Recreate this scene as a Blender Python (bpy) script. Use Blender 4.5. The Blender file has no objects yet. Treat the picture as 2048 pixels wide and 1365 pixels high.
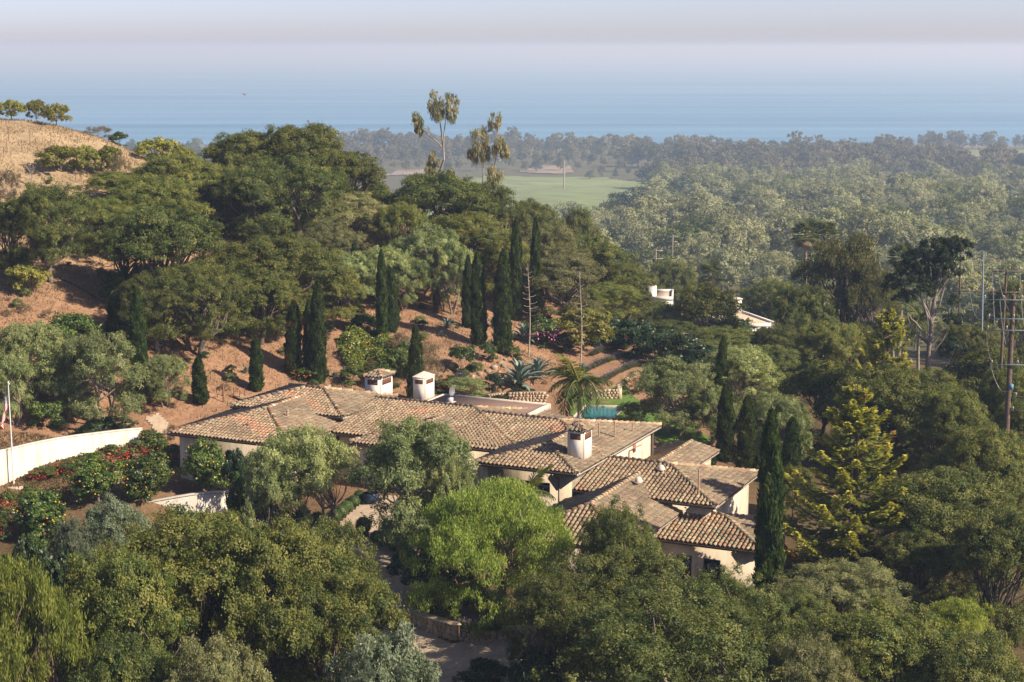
import bpy, math, random
import numpy as np
from mathutils import Vector, Matrix

# ------------------------------------------------------------------ camera, world, sun, exposure
SC = bpy.context.scene
COL = SC.collection
F_PX, HOR = 3400.0, 95.0                       # focal length and horizon row for a 2048 px wide frame
PITCH = math.atan((682.5 - HOR) / F_PX)
cam_d = bpy.data.cameras.new('camera'); cam = bpy.data.objects.new('camera', cam_d); COL.objects.link(cam)
cam_d.sensor_width = 36.0; cam_d.lens = F_PX / 2048.0 * 36.0
cam_d.clip_start = 1.0; cam_d.clip_end = 200000.0
cam.location = (0, 0, 0); cam.rotation_euler = (math.pi / 2 - PITCH, 0, 0)
SC.camera = cam

SUN_EL, SUN_AZ = math.radians(37), math.radians(113)      # azimuth clockwise from +Y (view direction)
w = bpy.data.worlds.new("World"); SC.world = w; w.use_nodes = True
nt = w.node_tree; nt.nodes.clear()
sky = nt.nodes.new('ShaderNodeTexSky'); sky.sky_type = 'NISHITA'; sky.sun_disc = False
sky.sun_elevation = SUN_EL; sky.sun_rotation = SUN_AZ; sky.altitude = 100
sky.air_density = 0.6; sky.dust_density = 0.8; sky.ozone_density = 0.0
bg = nt.nodes.new('ShaderNodeBackground'); bg.inputs['Strength'].default_value = 0.098
wo = nt.nodes.new('ShaderNodeOutputWorld')
tint = nt.nodes.new('ShaderNodeMix'); tint.data_type = 'RGBA'; tint.blend_type = 'MULTIPLY'; tint.inputs[0].default_value = 1.0; tint.inputs[7].default_value = (.83, .785, .94, 1)   # marine air, slightly lavender
nt.links.new(sky.outputs[0], tint.inputs[6]); nt.links.new(tint.outputs[2], bg.inputs[0]); nt.links.new(bg.outputs[0], wo.inputs[0])
sun_d = bpy.data.lights.new('sun', 'SUN'); sun_d.energy = 5.0; sun_d.angle = math.radians(0.55); sun_d.color = (1.0, 0.88, 0.70)
sun = bpy.data.objects.new('sun', sun_d); COL.objects.link(sun)
sdir = Vector((math.sin(SUN_AZ) * math.cos(SUN_EL), math.cos(SUN_AZ) * math.cos(SUN_EL), math.sin(SUN_EL)))
sun.rotation_euler = sdir.to_track_quat('Z', 'Y').to_euler()
sun.location = (60, 20, 60)
SC.view_settings.view_transform = 'Standard'; SC.view_settings.look = 'None'
SC.view_settings.exposure = 0.95; SC.view_settings.gamma = 1.0; SC.view_settings.use_curve_mapping = False
SC.render.engine = 'CYCLES'
cy = SC.cycles
cy.max_bounces = 5; cy.diffuse_bounces = 3; cy.glossy_bounces = 2; cy.transmission_bounces = 3; cy.volume_bounces = 1
cy.transparent_max_bounces = 6; cy.use_denoising = True; cy.caustics_reflective = False; cy.caustics_refractive = False

# ------------------------------------------------------------------ view geometry helpers (where things stand)
cP, sP = math.cos(PITCH), math.sin(PITCH)
def ray(px, py):
    u = (px - 1024) / F_PX; v = (682.5 - py) / F_PX
    return np.array([u, cP + v * sP, -sP + v * cP])
def unz(px, py, z): r = ray(px, py); return r * (z / r[2])
def uny(px, py, y): r = ray(px, py); return r * (y / r[1])
def ppm(p): return F_PX / (p[1] * cP - p[2] * sP)
TH = math.radians(25)
AX = np.array([math.cos(TH), -math.sin(TH), 0.0]); BX = np.array([math.sin(TH), math.cos(TH), 0.0])
def unb(px, py, b): r = ray(px, py); return r * (b / (r @ BX))
def una(px, py, a): r = ray(px, py); return r * (a / (r @ AX))

# ------------------------------------------------------------------ mesh builder
class MB:
    def __init__(s): s.V = []; s.F = []; s.C = []; s.M = []; s.n = 0
    def add(s, V, F, col=(1, 1, 1), mat=0):
        V = np.asarray(V, float).reshape(-1, 3)
        c = np.asarray(col, float)
        if c.ndim == 1: c = np.tile(c, (len(V), 1))
        if isinstance(F, np.ndarray): G = [F]
        else:
            G = {}
            for f in F: G.setdefault(len(f), []).append(f)
            G = [np.array(g) for g in G.values()]
        s.V.append(V); s.C.append(c)
        for g in G: s.F.append(g + s.n); s.M.append(np.full(len(g), mat))
        s.n += len(V)
        return s
    def box(s, x0, x1, y0, y1, z0, z1, col=(1, 1, 1), mat=0):
        V = [(x0,y0,z0),(x1,y0,z0),(x1,y1,z0),(x0,y1,z0),(x0,y0,z1),(x1,y0,z1),(x1,y1,z1),(x0,y1,z1)]
        return s.add(V, [(0,3,2,1),(4,5,6,7),(0,1,5,4),(1,2,6,5),(2,3,7,6),(3,0,4,7)], col, mat)
    def tube(s, P, R, k=6, col=(1, 1, 1), mat=0, cap=True):
        P = np.asarray(P, float); n = len(P); R = np.broadcast_to(np.asarray(R, float), (n,))
        T = np.gradient(P, axis=0); T /= np.linalg.norm(T, axis=1)[:, None] + 1e-9
        ref = np.array([0.31, 0.17, 0.93]) if abs(T[0, 2]) < .9 else np.array([0.93, 0.21, 0.1])
        X = np.cross(T, ref); X /= np.linalg.norm(X, axis=1)[:, None] + 1e-9
        Y = np.cross(T, X)
        a = np.arange(k) * 2 * math.pi / k
        V = P[:, None] + R[:, None, None] * (np.cos(a)[None, :, None] * X[:, None] + np.sin(a)[None, :, None] * Y[:, None])
        i = np.arange(n - 1)[:, None] * k; j = np.arange(k)[None]; j2 = (j + 1) % k
        Fq = np.stack([i + j, i + j2, i + k + j2, i + k + j], -1).reshape(-1, 4)
        s.add(V.reshape(-1, 3), Fq, col, mat)
        if cap:
            s.add(V[-1], [(0, q, q + 1, q + 1) if 0 else (0, q, q + 1) for q in range(1, k - 1)], col, mat)
            s.add(V[0], [(0, q + 1, q) for q in range(1, k - 1)], col, mat)
        return s
    def data(s, name, mats, smooth=False):
        me = bpy.data.meshes.new(name)
        V = np.concatenate(s.V); C = np.concatenate(s.C)
        me.vertices.add(len(V)); me.vertices.foreach_set('co', V.astype(np.float32).ravel())
        lv = np.concatenate([f.ravel() for f in s.F]); tot = np.concatenate([np.full(len(f), f.shape[1]) for f in s.F])
        me.loops.add(len(lv)); me.loops.foreach_set('vertex_index', lv.astype(np.int32))
        me.polygons.add(len(tot)); st = np.concatenate([[0], np.cumsum(tot)[:-1]])
        me.polygons.foreach_set('loop_start', st.astype(np.int32)); me.polygons.foreach_set('loop_total', tot.astype(np.int32))
        me.polygons.foreach_set('material_index', np.concatenate(s.M).astype(np.int32))
        if smooth: me.polygons.foreach_set('use_smooth', np.ones(len(tot), bool))
        at = me.attributes.new('Col', 'FLOAT_COLOR', 'POINT')
        at.data.foreach_set('color', np.concatenate([C, np.ones((len(C), 1))], 1).astype(np.float32).ravel())
        for m in (mats if isinstance(mats, (list, tuple)) else [mats]): me.materials.append(m)
        me.update(calc_edges=True); me.validate()
        return me
    def build(s, name, mats, parent=None, smooth=False):
        return link(name, s.data(name, mats, smooth), parent)

def link(name, data, parent=None):
    o = bpy.data.objects.new(name, data); COL.objects.link(o)
    if parent is not None: o.parent = parent
    return o
def tag(o, label=None, cat=None, group=None, kind=None):
    if label: o['label'] = label
    if cat: o['category'] = cat
    if group: o['group'] = group
    if kind: o['kind'] = kind
    return o
def empty(name, loc, label, cat, group=None, rz=0.0):
    o = bpy.data.objects.new(name, None); COL.objects.link(o); o.empty_display_size = .3
    o.location = tuple(loc); o.rotation_euler = (0, 0, rz)
    return tag(o, label, cat, group)
def nrm(v): return v / (np.linalg.norm(v, axis=-1, keepdims=True) + 1e-9)

# ------------------------------------------------------------------ materials
def mat(name): 
    m = bpy.data.materials.new(name); m.use_nodes = True; n = m.node_tree; n.nodes.clear()
    out = n.nodes.new('ShaderNodeOutputMaterial'); return m, n, out
def nd(n, t, **kw):
    x = n.nodes.new(t)
    for k, v in kw.items():
        if k in x.inputs: x.inputs[k].default_value = v
        else: setattr(x, k, v)
    return x
def noise(n, scale, detail=4, rough=.6, vec=None):
    x = nd(n, 'ShaderNodeTexNoise'); x.inputs['Scale'].default_value = scale; x.inputs['Detail'].default_value = detail
    x.inputs['Roughness'].default_value = rough
    if vec is None:
        g = nd(n, 'ShaderNodeNewGeometry'); vec = g.outputs['Position']
    n.links.new(vec, x.inputs['Vector']); return x
def ramp(n, src, stops):
    r = nd(n, 'ShaderNodeValToRGB'); e = r.color_ramp.elements
    while len(e) < len(stops): e.new(.5)
    for q, (p, c) in enumerate(stops): e[q].position = p; e[q].color = (*c, 1)
    n.links.new(src, r.inputs[0]); return r
def mixc(n, fac, a, b, mode='MIX'):
    x = nd(n, 'ShaderNodeMix'); x.data_type = 'RGBA'; x.blend_type = mode
    for s, v in ((0, fac), (6, a), (7, b)):
        if hasattr(v, 'links'): n.links.new(v, x.inputs[s])
        elif s == 0: x.inputs[0].default_value = v
        else: x.inputs[s].default_value = (*v, 1)
    return x.outputs[2]
def vcol(n): return nd(n, 'ShaderNodeAttribute', attribute_name='Col').outputs['Color']

def leaf_mat(name, transl=.3, rough=.55, spec=.25):
    m, n, out = mat(name)
    c = vcol(n)
    oi = nd(n, 'ShaderNodeObjectInfo')
    hv = nd(n, 'ShaderNodeHueSaturation')
    mr = nd(n, 'ShaderNodeMapRange'); mr.inputs['To Min'].default_value = .72; mr.inputs['To Max'].default_value = 1.18
    n.links.new(oi.outputs['Random'], mr.inputs[0]); n.links.new(mr.outputs[0], hv.inputs['Value'])
    mr2 = nd(n, 'ShaderNodeMapRange'); mr2.inputs['To Min'].default_value = .490; mr2.inputs['To Max'].default_value = .512
    mu = nd(n, 'ShaderNodeMath', operation='FRACT'); ml = nd(n, 'ShaderNodeMath', operation='MULTIPLY'); ml.inputs[1].default_value = 7.31
    n.links.new(oi.outputs['Random'], ml.inputs[0]); n.links.new(ml.outputs[0], mu.inputs[0]); n.links.new(mu.outputs[0], mr2.inputs[0])
    n.links.new(mr2.outputs[0], hv.inputs['Hue']); n.links.new(c, hv.inputs['Color'])
    p = nd(n, 'ShaderNodeBsdfPrincipled'); p.inputs['Roughness'].default_value = rough; p.inputs['Specular IOR Level'].default_value = spec
    n.links.new(hv.outputs[0], p.inputs['Base Color'])
    t = nd(n, 'ShaderNodeBsdfTranslucent')
    n.links.new(mixc(n, 1.0, hv.outputs[0], (1.5, 1.45, .75), 'MULTIPLY'), t.inputs['Color'])
    mx = nd(n, 'ShaderNodeMixShader'); mx.inputs[0].default_value = transl
    n.links.new(p.outputs[0], mx.inputs[1]); n.links.new(t.outputs[0], mx.inputs[2]); n.links.new(mx.outputs[0], out.inputs[0])
    return m
def plain(name, col=None, rough=.8, nscale=6.0, var=.25, bump=.0, spec=.3, metallic=0.0, use_col=False, bscale=None, streak=None):
    """base colour (given or from the mesh colour) broken up by noise, with fine relief"""
    m, n, out = mat(name)
    base = vcol(n) if use_col else None
    nz = noise(n, nscale)
    r = ramp(n, nz.outputs[0], [(.25, (1 - var,) * 3), (.75, (1 + var,) * 3)])
    c = mixc(n, 1.0, base if use_col else col, r.outputs[0], 'MULTIPLY')
    if streak:      # runs, stains or rows: noise drawn out along one direction
        g = nd(n, 'ShaderNodeNewGeometry'); mp = nd(n, 'ShaderNodeMapping'); mp.inputs['Scale'].default_value = streak[0]; n.links.new(g.outputs['Position'], mp.inputs[0])
        c = mixc(n, 1.0, c, ramp(n, noise(n, 1.0, 5, .65, mp.outputs[0]).outputs[0], [(.36, streak[1]), (.58, (1, 1, 1))]).outputs[0], 'MULTIPLY')
    p = nd(n, 'ShaderNodeBsdfPrincipled'); p.inputs['Roughness'].default_value = rough; p.inputs['Metallic'].default_value = metallic
    p.inputs['Specular IOR Level'].default_value = spec
    n.links.new(c, p.inputs['Base Color'])
    if bump:
        b = nd(n, 'ShaderNodeBump'); b.inputs['Strength'].default_value = bump; b.inputs['Distance'].default_value = .1
        n.links.new(noise(n, bscale or nscale * 3).outputs[0], b.inputs['Height']); n.links.new(b.outputs[0], p.inputs['Normal'])
    n.links.new(p.outputs[0], out.inputs[0]); return m

M_LEAF = leaf_mat('leaf_matte', .36)
M_GLOSS = leaf_mat('leaf_glossy', .28, .42, .4)
M_SOFT = leaf_mat('leaf_soft', .38, .6, .2)
M_BARK = plain('bark', rough=.9, nscale=5, var=.4, bump=.6, use_col=True)
M_STUCCO = plain('stucco', rough=.9, nscale=.9, var=.15, bump=.15, use_col=True, bscale=14, streak=((2.2, 2.2, .3), (.80, .765, .71)))
M_TILE = plain('clay_tile', rough=.85, nscale=9, var=.38, bump=.3, use_col=True, bscale=30)
M_PAINT = plain('painted_wood', rough=.6, nscale=4, var=.15, use_col=True)
M_METAL = plain('grey_metal', rough=.4, nscale=3, var=.1, use_col=True, metallic=.6)
M_STONE = plain('field_stone', rough=.9, nscale=5, var=.3, bump=.5, use_col=True)
M_FLOWER = plain('petals', rough=.7, nscale=8, var=.2, use_col=True)
M_SUCC = plain('succulent_skin', rough=.5, nscale=3, var=.2, use_col=True)
M_GRAVEL = plain('gravel', (.41, .315, .225), rough=.95, nscale=3.0, var=.22, bump=.6, bscale=25)
M_LAWN = plain('lawn_grass', (.085, .15, .022), rough=.9, nscale=8, var=.3, bump=.5, bscale=60)
M_FIELD = plain('crop_field', (.17, .21, .075), rough=.95, nscale=.035, var=.34, bump=.2, bscale=.8, streak=((.012, .16, 1), (.78, .80, .74)))
m, n, out = mat('dark_glass'); p = nd(n, 'ShaderNodeBsdfPrincipled'); p.inputs['Base Color'].default_value = (.012, .014, .016, 1)
p.inputs['Roughness'].default_value = .12; n.links.new(p.outputs[0], out.inputs[0]); M_GLASS = m
m, n, out = mat('pool_water'); p = nd(n, 'ShaderNodeBsdfPrincipled'); p.inputs['Base Color'].default_value = (.002, .13, .16, 1)
p.inputs['Roughness'].default_value = .16; p.inputs['Specular IOR Level'].default_value = .25; b = nd(n, 'ShaderNodeBump'); b.inputs['Strength'].default_value = .05
n.links.new(noise(n, 2.5).outputs[0], b.inputs['Height']); n.links.new(b.outputs[0], p.inputs['Normal']); n.links.new(p.outputs[0], out.inputs[0]); M_POOL = m

# soil: zone colour of the ground itself broken up at several scales
m, n, out = mat('hill_soil')
c = vcol(n)
n1 = noise(n, .35, 6, .65); n2 = noise(n, 2.6, 5, .7); n3 = noise(n, 14, 4, .7)
c = mixc(n, 1.0, c, ramp(n, n1.outputs[0], [(.3, (.72, .70, .66)), (.7, (1.22, 1.2, 1.16))]).outputs[0], 'MULTIPLY')
c = mixc(n, 1.0, c, ramp(n, n2.outputs[0], [(.3, (.74, .72, .70)), (.72, (1.25, 1.24, 1.2))]).outputs[0], 'MULTIPLY')
c = mixc(n, 1.0, c, ramp(n, n3.outputs[0], [(.28, (.7, .7, .7)), (.74, (1.28, 1.26, 1.2))]).outputs[0], 'MULTIPLY')
p = nd(n, 'ShaderNodeBsdfPrincipled'); p.inputs['Roughness'].default_value = .95; p.inputs['Specular IOR Level'].default_value = .1
n.links.new(c, p.inputs['Base Color'])
b = nd(n, 'ShaderNodeBump'); b.inputs['Strength'].default_value = .8; b.inputs['Distance'].default_value = .12
n.links.new(n2.outputs[0], b.inputs['Height']); 
b2 = nd(n, 'ShaderNodeBump'); b2.inputs['Strength'].default_value = .6; b2.inputs['Distance'].default_value = .04
n.links.new(n3.outputs[0], b2.inputs['Height']); n.links.new(b.outputs[0], b2.inputs['Normal']); n.links.new(b2.outputs[0], p.inputs['Normal'])
n.links.new(p.outputs[0], out.inputs[0]); M_SOIL = m

# sea: dark water, long wind bands and swell relief
m, n, out = mat('sea_water')
g = nd(n, 'ShaderNodeNewGeometry'); mp = nd(n, 'ShaderNodeMapping'); mp.inputs['Scale'].default_value = (.0006, .008, 1)
n.links.new(g.outputs['Position'], mp.inputs[0])
nb = noise(n, 1.0, 7, .62, mp.outputs[0])
mp2 = nd(n, 'ShaderNodeMapping'); mp2.inputs['Scale'].default_value = (.05, .16, 1); n.links.new(g.outputs['Position'], mp2.inputs[0])
nw = noise(n, 1.0, 6, .65, mp2.outputs[0])
p = nd(n, 'ShaderNodeBsdfPrincipled'); p.inputs['IOR'].default_value = 1.33
rr = ramp(n, nb.outputs[0], [(.36, (.03, .14, .27)), (.64, (.10, .27, .42))]); n.links.new(rr.outputs[0], p.inputs['Base Color'])
r2 = ramp(n, nb.outputs[0], [(.3, (.42,) * 3), (.7, (.30,) * 3)]); n.links.new(r2.outputs[0], p.inputs['Roughness'])
b = nd(n, 'ShaderNodeBump'); b.inputs['Strength'].default_value = .55; b.inputs['Distance'].default_value = 3.0
n.links.new(nw.outputs[0], b.inputs['Height']); n.links.new(b.outputs[0], p.inputs['Normal']); n.links.new(p.outputs[0], out.inputs[0]); M_SEA = m

# ------------------------------------------------------------------ ground: thin-plate surface through surveyed points, then the coastal plain
def gp(px, py, y): q = uny(px, py, y); return (q[0], q[1], q[2])
CTRL = [(13,90,-30.2),(8,92,-30.2),(3.9,97,-28.6),(-2,100,-28.2),(-13,104,-28),(-22,107,-27.6),(9.7,110,-28),(0,115,-27.6),(-10,120,-27.2),(-16,118,-26.9),
 (-1,84.5,-29.6),(40,60,-33),(0,60,-33),(-40,60,-33),(-30,75,-32),(0,72,-32),(25,75,-32.5),(0,30,-34),(60,30,-36),(-60,30,-34),(80,80,-36),
 tuple(unz(740,1080,-28.7)),tuple(unz(790,1140,-29.3)),tuple(unz(900,1310,-30.5)),tuple(unz(400,1060,-29.4)),tuple(unz(150,1090,-29.3)),(-20,88,-30.2),(-28,92,-29.4),
 tuple(unz(300,995,-27.6)),tuple(unz(100,1040,-28.2)),tuple(unz(40,975,-27.4)),tuple(unz(285,905,-27.3)),
 gp(100,875,112),gp(250,840,117),gp(-200,875,110),
 gp(20,620,126),gp(0,380,152),gp(-300,560,130),gp(-300,330,155),gp(110,252,172),gp(0,240,172),gp(300,318,174),gp(-200,225,172),
 gp(450,385,178),gp(700,430,180),gp(900,480,178),gp(1050,540,175),gp(1250,668,172),gp(1400,712,162),
 gp(640,765,128),gp(510,780,124),gp(400,805,120),gp(300,860,116),gp(860,720,134),gp(780,660,142),gp(870,620,147),gp(1070,625,155),
 gp(1000,790,132),gp(1005,705,140),gp(1160,720,143),gp(1270,740,140),gp(1200,640,158),(6.7,128,-27.9),(10,133,-27.9),(8,124,-27.9),(12,122,-28.1),
 gp(1400,900,119),gp(1550,940,117),(32,125,-31),(45,110,-33),(60,130,-35),(40,170,-34),(70,170,-39),(30,100,-31.5),
 (-80,205,-12),(-50,205,-18),(-20,215,-28),(10,215,-34),(35,220,-38),(-100,150,-6),(-110,100,-16),(-90,60,-26),(-45,105,-25),(-48,95,-27)]
CT = np.array(CTRL, float)
def _U(r2): return .5 * r2 * np.log(r2 + 1e-9)
S_ = 50.0
_P = CT[:, :2] / S_; nC = len(CT)
_K = _U(((_P[:, None] - _P[None]) ** 2).sum(-1)) + np.eye(nC) * 2e-4
_A = np.zeros((nC + 3, nC + 3)); _A[:nC, :nC] = _K; _A[:nC, nC] = 1; _A[:nC, nC + 1:] = _P; _A[nC, :nC] = 1; _A[nC + 1:, :nC] = _P.T
_W = np.linalg.solve(_A, np.concatenate([CT[:, 2], np.zeros(3)]))
FARY = [180, 230, 300, 400, 600, 800, 1000, 1200, 1500, 1750, 1880, 1960, 2400]
FARZ = [-36, -42, -50, -57, -69, -79, -90, -98, -102, -104.5, -107, -111, -113]
_pool = np.array([unz(1140, 842, -27.85), unz(1222, 840, -27.85), unz(1250, 814, -27.85), unz(1172, 811, -27.85)])[:, :2]
def in_poly(pl_, x, y):
    ins = np.zeros(x.shape, bool); j = len(pl_) - 1
    for i in range(len(pl_)):
        xi, yi = pl_[i]; xj, yj = pl_[j]; ins ^= ((yi > y) != (yj > y)) & (x < (xj - xi) * (y - yi) / (yj - yi + 1e-12) + xi); j = i
    return ins
def ground(X, Y):
    X = np.atleast_1d(np.asarray(X, float)); Y = np.atleast_1d(np.asarray(Y, float)); sh = X.shape
    x = np.clip(X.ravel(), -130, 130); y = np.clip(Y.ravel(), 20, 240)
    z = np.empty(len(x))
    for i in range(0, len(x), 20000):
        q = np.stack([x[i:i+20000], y[i:i+20000]], 1) / S_
        k = _U(((q[:, None] - _P[None]) ** 2).sum(-1))
        z[i:i+20000] = k @ _W[:nC] + _W[nC] + q @ _W[nC + 1:]
    z = np.clip(z, -42, -2)
    Yr, Xr = Y.ravel(), X.ravel()
    far = np.interp(Yr, FARY, FARZ) + 1.5 * np.sin(Xr / 70 + Yr / 130)* np.clip((Yr - 230) / 200, 0, 1) * np.clip((1500 - Yr) / 300, 0, 1)
    t = np.clip((Yr - 185) / 75, 0, 1); t = t * t * (3 - 2 * t)
    z = z * (1 - t) + far * t
    z = z + .10 * np.sin(Xr * .9 + 1.3 * np.sin(Yr * .37)) * np.sin(Yr * .8 + .7) * np.clip((300 - Yr) / 100, 0, 1) * np.clip(z + 27.4, 0, 1)
    pm = _pool.mean(0); near = (np.abs(Xr - pm[0]) < 12) & (np.abs(Yr - pm[1]) < 12)
    if near.any():      # level lawn and the pool basin
        lv = near & in_poly(pm + (_pool - pm) * 1.6, Xr, Yr); z = np.where(lv, -27.9, z); z = np.where(lv & in_poly(pm + (_pool - pm) * .99, Xr, Yr), -28.7, z)
    return z.reshape(sh)
def gz(x, y): return float(ground([x], [y])[0])

rows = np.concatenate([np.arange(15, 60, 3.0), np.arange(60, 200, .8), np.geomspace(200, 2600, 110)])
us = np.linspace(-1, 1, 241); us = np.sign(us) * (.55 * np.abs(us) + .45 * np.abs(us) ** 2.2)
Xg = us[None, :] * (60 + .62 * rows[:, None]); Yg = np.broadcast_to(rows[:, None], Xg.shape)
Zg = ground(Xg, Yg)
def sm(a, b, x): t = np.clip((x - a) / (b - a), 0, 1); return t * t * (3 - 2 * t)
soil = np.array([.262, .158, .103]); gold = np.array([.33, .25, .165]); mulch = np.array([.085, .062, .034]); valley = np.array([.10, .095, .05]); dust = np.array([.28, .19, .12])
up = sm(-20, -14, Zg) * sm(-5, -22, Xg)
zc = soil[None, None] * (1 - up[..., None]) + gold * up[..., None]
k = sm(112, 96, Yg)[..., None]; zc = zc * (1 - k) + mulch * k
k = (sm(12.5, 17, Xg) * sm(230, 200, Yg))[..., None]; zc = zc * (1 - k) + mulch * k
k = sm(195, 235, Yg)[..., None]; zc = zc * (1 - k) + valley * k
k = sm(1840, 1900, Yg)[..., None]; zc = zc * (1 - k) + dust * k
nr, ncg = Xg.shape
ii = np.arange(nr - 1)[:, None] * ncg + np.arange(ncg - 1)[None]
Fg = np.stack([ii, ii + 1, ii + ncg + 1, ii + ncg], -1).reshape(-1, 4)
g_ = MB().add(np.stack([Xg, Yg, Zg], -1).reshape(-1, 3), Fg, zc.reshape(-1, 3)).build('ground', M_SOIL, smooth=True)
tag(g_, kind='structure')
SEA = -110.0
MB().add([(-60000, 1700, SEA), (60000, 1700, SEA), (60000, 90000, SEA), (-60000, 90000, SEA)], [(0, 1, 2, 3)]).build('sea', M_SEA)
tag(bpy.data.objects['sea'], kind='structure')

# haze: one closed box of even, pale air
m, n, out = mat('pale_haze')
pv = nd(n, 'ShaderNodeVolumePrincipled'); pv.inputs['Color'].default_value = (.42, .56, .745, 1); pv.inputs['Density'].default_value = 3.3e-4
pv.inputs['Absorption Color'].default_value = (.48, .24, .04, 1); pv.inputs['Anisotropy'].default_value = .15
n.links.new(pv.outputs[0], out.inputs['Volume'])
hz = MB().box(-61000, 61000, -300, 91000, -116, 14).build('haze', m); tag(hz, kind='stuff')

def drape(name, polypts, mats, dz=.03, step=.6, kind='structure', zfix=None):
    """a thin ground sheet inside a plan polygon, following the ground"""
    P = np.array(polypts, float)[:, :2]
    x0, y0 = P.min(0); x1, y1 = P.max(0)
    nx = max(2, int((x1 - x0) / step)); ny = max(2, int((y1 - y0) / step))
    gx = np.linspace(x0, x1, nx + 1); gy = np.linspace(y0, y1, ny + 1)
    XX, YY = np.meshgrid(gx, gy)
    cx, cy_ = (XX[:-1, :-1] + XX[1:, 1:]) / 2, (YY[:-1, :-1] + YY[1:, 1:]) / 2
    ins = np.zeros(cx.shape, bool); j = len(P) - 1
    for i in range(len(P)):
        xi, yi = P[i]; xj, yj = P[j]
        ins ^= ((yi > cy_) != (yj > cy_)) & (cx < (xj - xi) * (cy_ - yi) / (yj - yi + 1e-12) + xi); j = i
    ZZ = (ground(XX, YY) if zfix is None else np.full(XX.shape, zfix)) + dz
    idx = np.arange(XX.size).reshape(XX.shape)
    F_ = np.stack([idx[:-1, :-1], idx[:-1, 1:], idx[1:, 1:], idx[1:, :-1]], -1)[ins]
    o = MB().add(np.stack([XX, YY, ZZ], -1).reshape(-1, 3), F_).build(name, mats, smooth=True)
    return tag(o, kind=kind)

# ================================================================== STRUCTURE: the hacienda, walls, drive, pool
rngH = np.random.default_rng(11)
A0, B0, Z0 = -45.0, 95.0, -24.6                  # house origin in plan axes
HO = AX * A0 + BX * B0 + np.array([0, 0, Z0])
house = empty('house', HO, 'sprawling cream stucco villa with low clay tile hip roofs in the middle of the trees', 'house', rz=-TH)
ho = np.array([A0, B0, Z0])
def hl(a, b, z): return np.array([a, b, z], float) - ho
def H2W(a, b, z): return AX * a + BX * b + np.array([0, 0, z])
WALLC = (.54, .46, .355); FASC = (.055, .038, .028); WHITE = (.52, .475, .41); CHW = (.68, .63, .555)
PAL = np.array([(.34,.29,.20),(.33,.24,.165),(.33,.225,.155),(.29,.165,.11),(.20,.135,.095),(.25,.235,.17),(.40,.33,.25),(.26,.195,.14),(.145,.105,.078)]) * np.array([1.02, .95, .84])
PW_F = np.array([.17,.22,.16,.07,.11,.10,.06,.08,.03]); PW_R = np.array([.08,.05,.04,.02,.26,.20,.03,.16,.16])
NSEG = 5
_ang = np.linspace(0, math.pi, NSEG + 1)
def tile_tpl(rl=.115, ru=.092, L=.46, hgt=1.25):
    lo = np.stack([-np.cos(_ang) * rl, np.full(NSEG + 1, -L / 2), np.sin(_ang) * rl * hgt + .035], 1)
    hi = np.stack([-np.cos(_ang) * ru, np.full(NSEG + 1, L / 2), np.sin(_ang) * ru * hgt], 1)
    inn = lo * np.array([.80, 1, 1]); inn[:, 2] = .035 + np.sin(_ang) * rl * hgt * .78; 
    V = np.concatenate([lo, hi, inn])
    q = [(i, i + 1, i + NSEG + 2, i + NSEG + 1) for i in range(NSEG)] + [(2 * (NSEG + 1) + i, 2 * (NSEG + 1) + i + 1, i + 1, i) for i in range(NSEG)]
    return V, np.array(q)
TV, TF = tile_tpl(.106, .084, .43)
PV = np.array([(-.15,-.23,.055),(-.07,-.23,.012),(.07,-.23,.012),(.15,-.23,.055),(-.15,.23,.03),(-.07,.23,-.012),(.07,.23,-.012),(.15,.23,.03)]); PF = np.array([(0,1,5,4),(1,2,6,5),(2,3,7,6)])
CAND = []          # tiles that show large: become single objects
def pip(poly, u, s, marg):
    """signed distance inside a convex (ccw) polygon"""
    d = np.full(u.shape, 9e9); n_ = len(poly)
    for i in range(n_):
        p, q = poly[i], poly[(i + 1) % n_]; e = q - p; e = e / (np.linalg.norm(e) + 1e-9)
        d = np.minimum(d, e[0] * (s - p[1]) - e[1] * (u - p[0]))
    return d > marg
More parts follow.
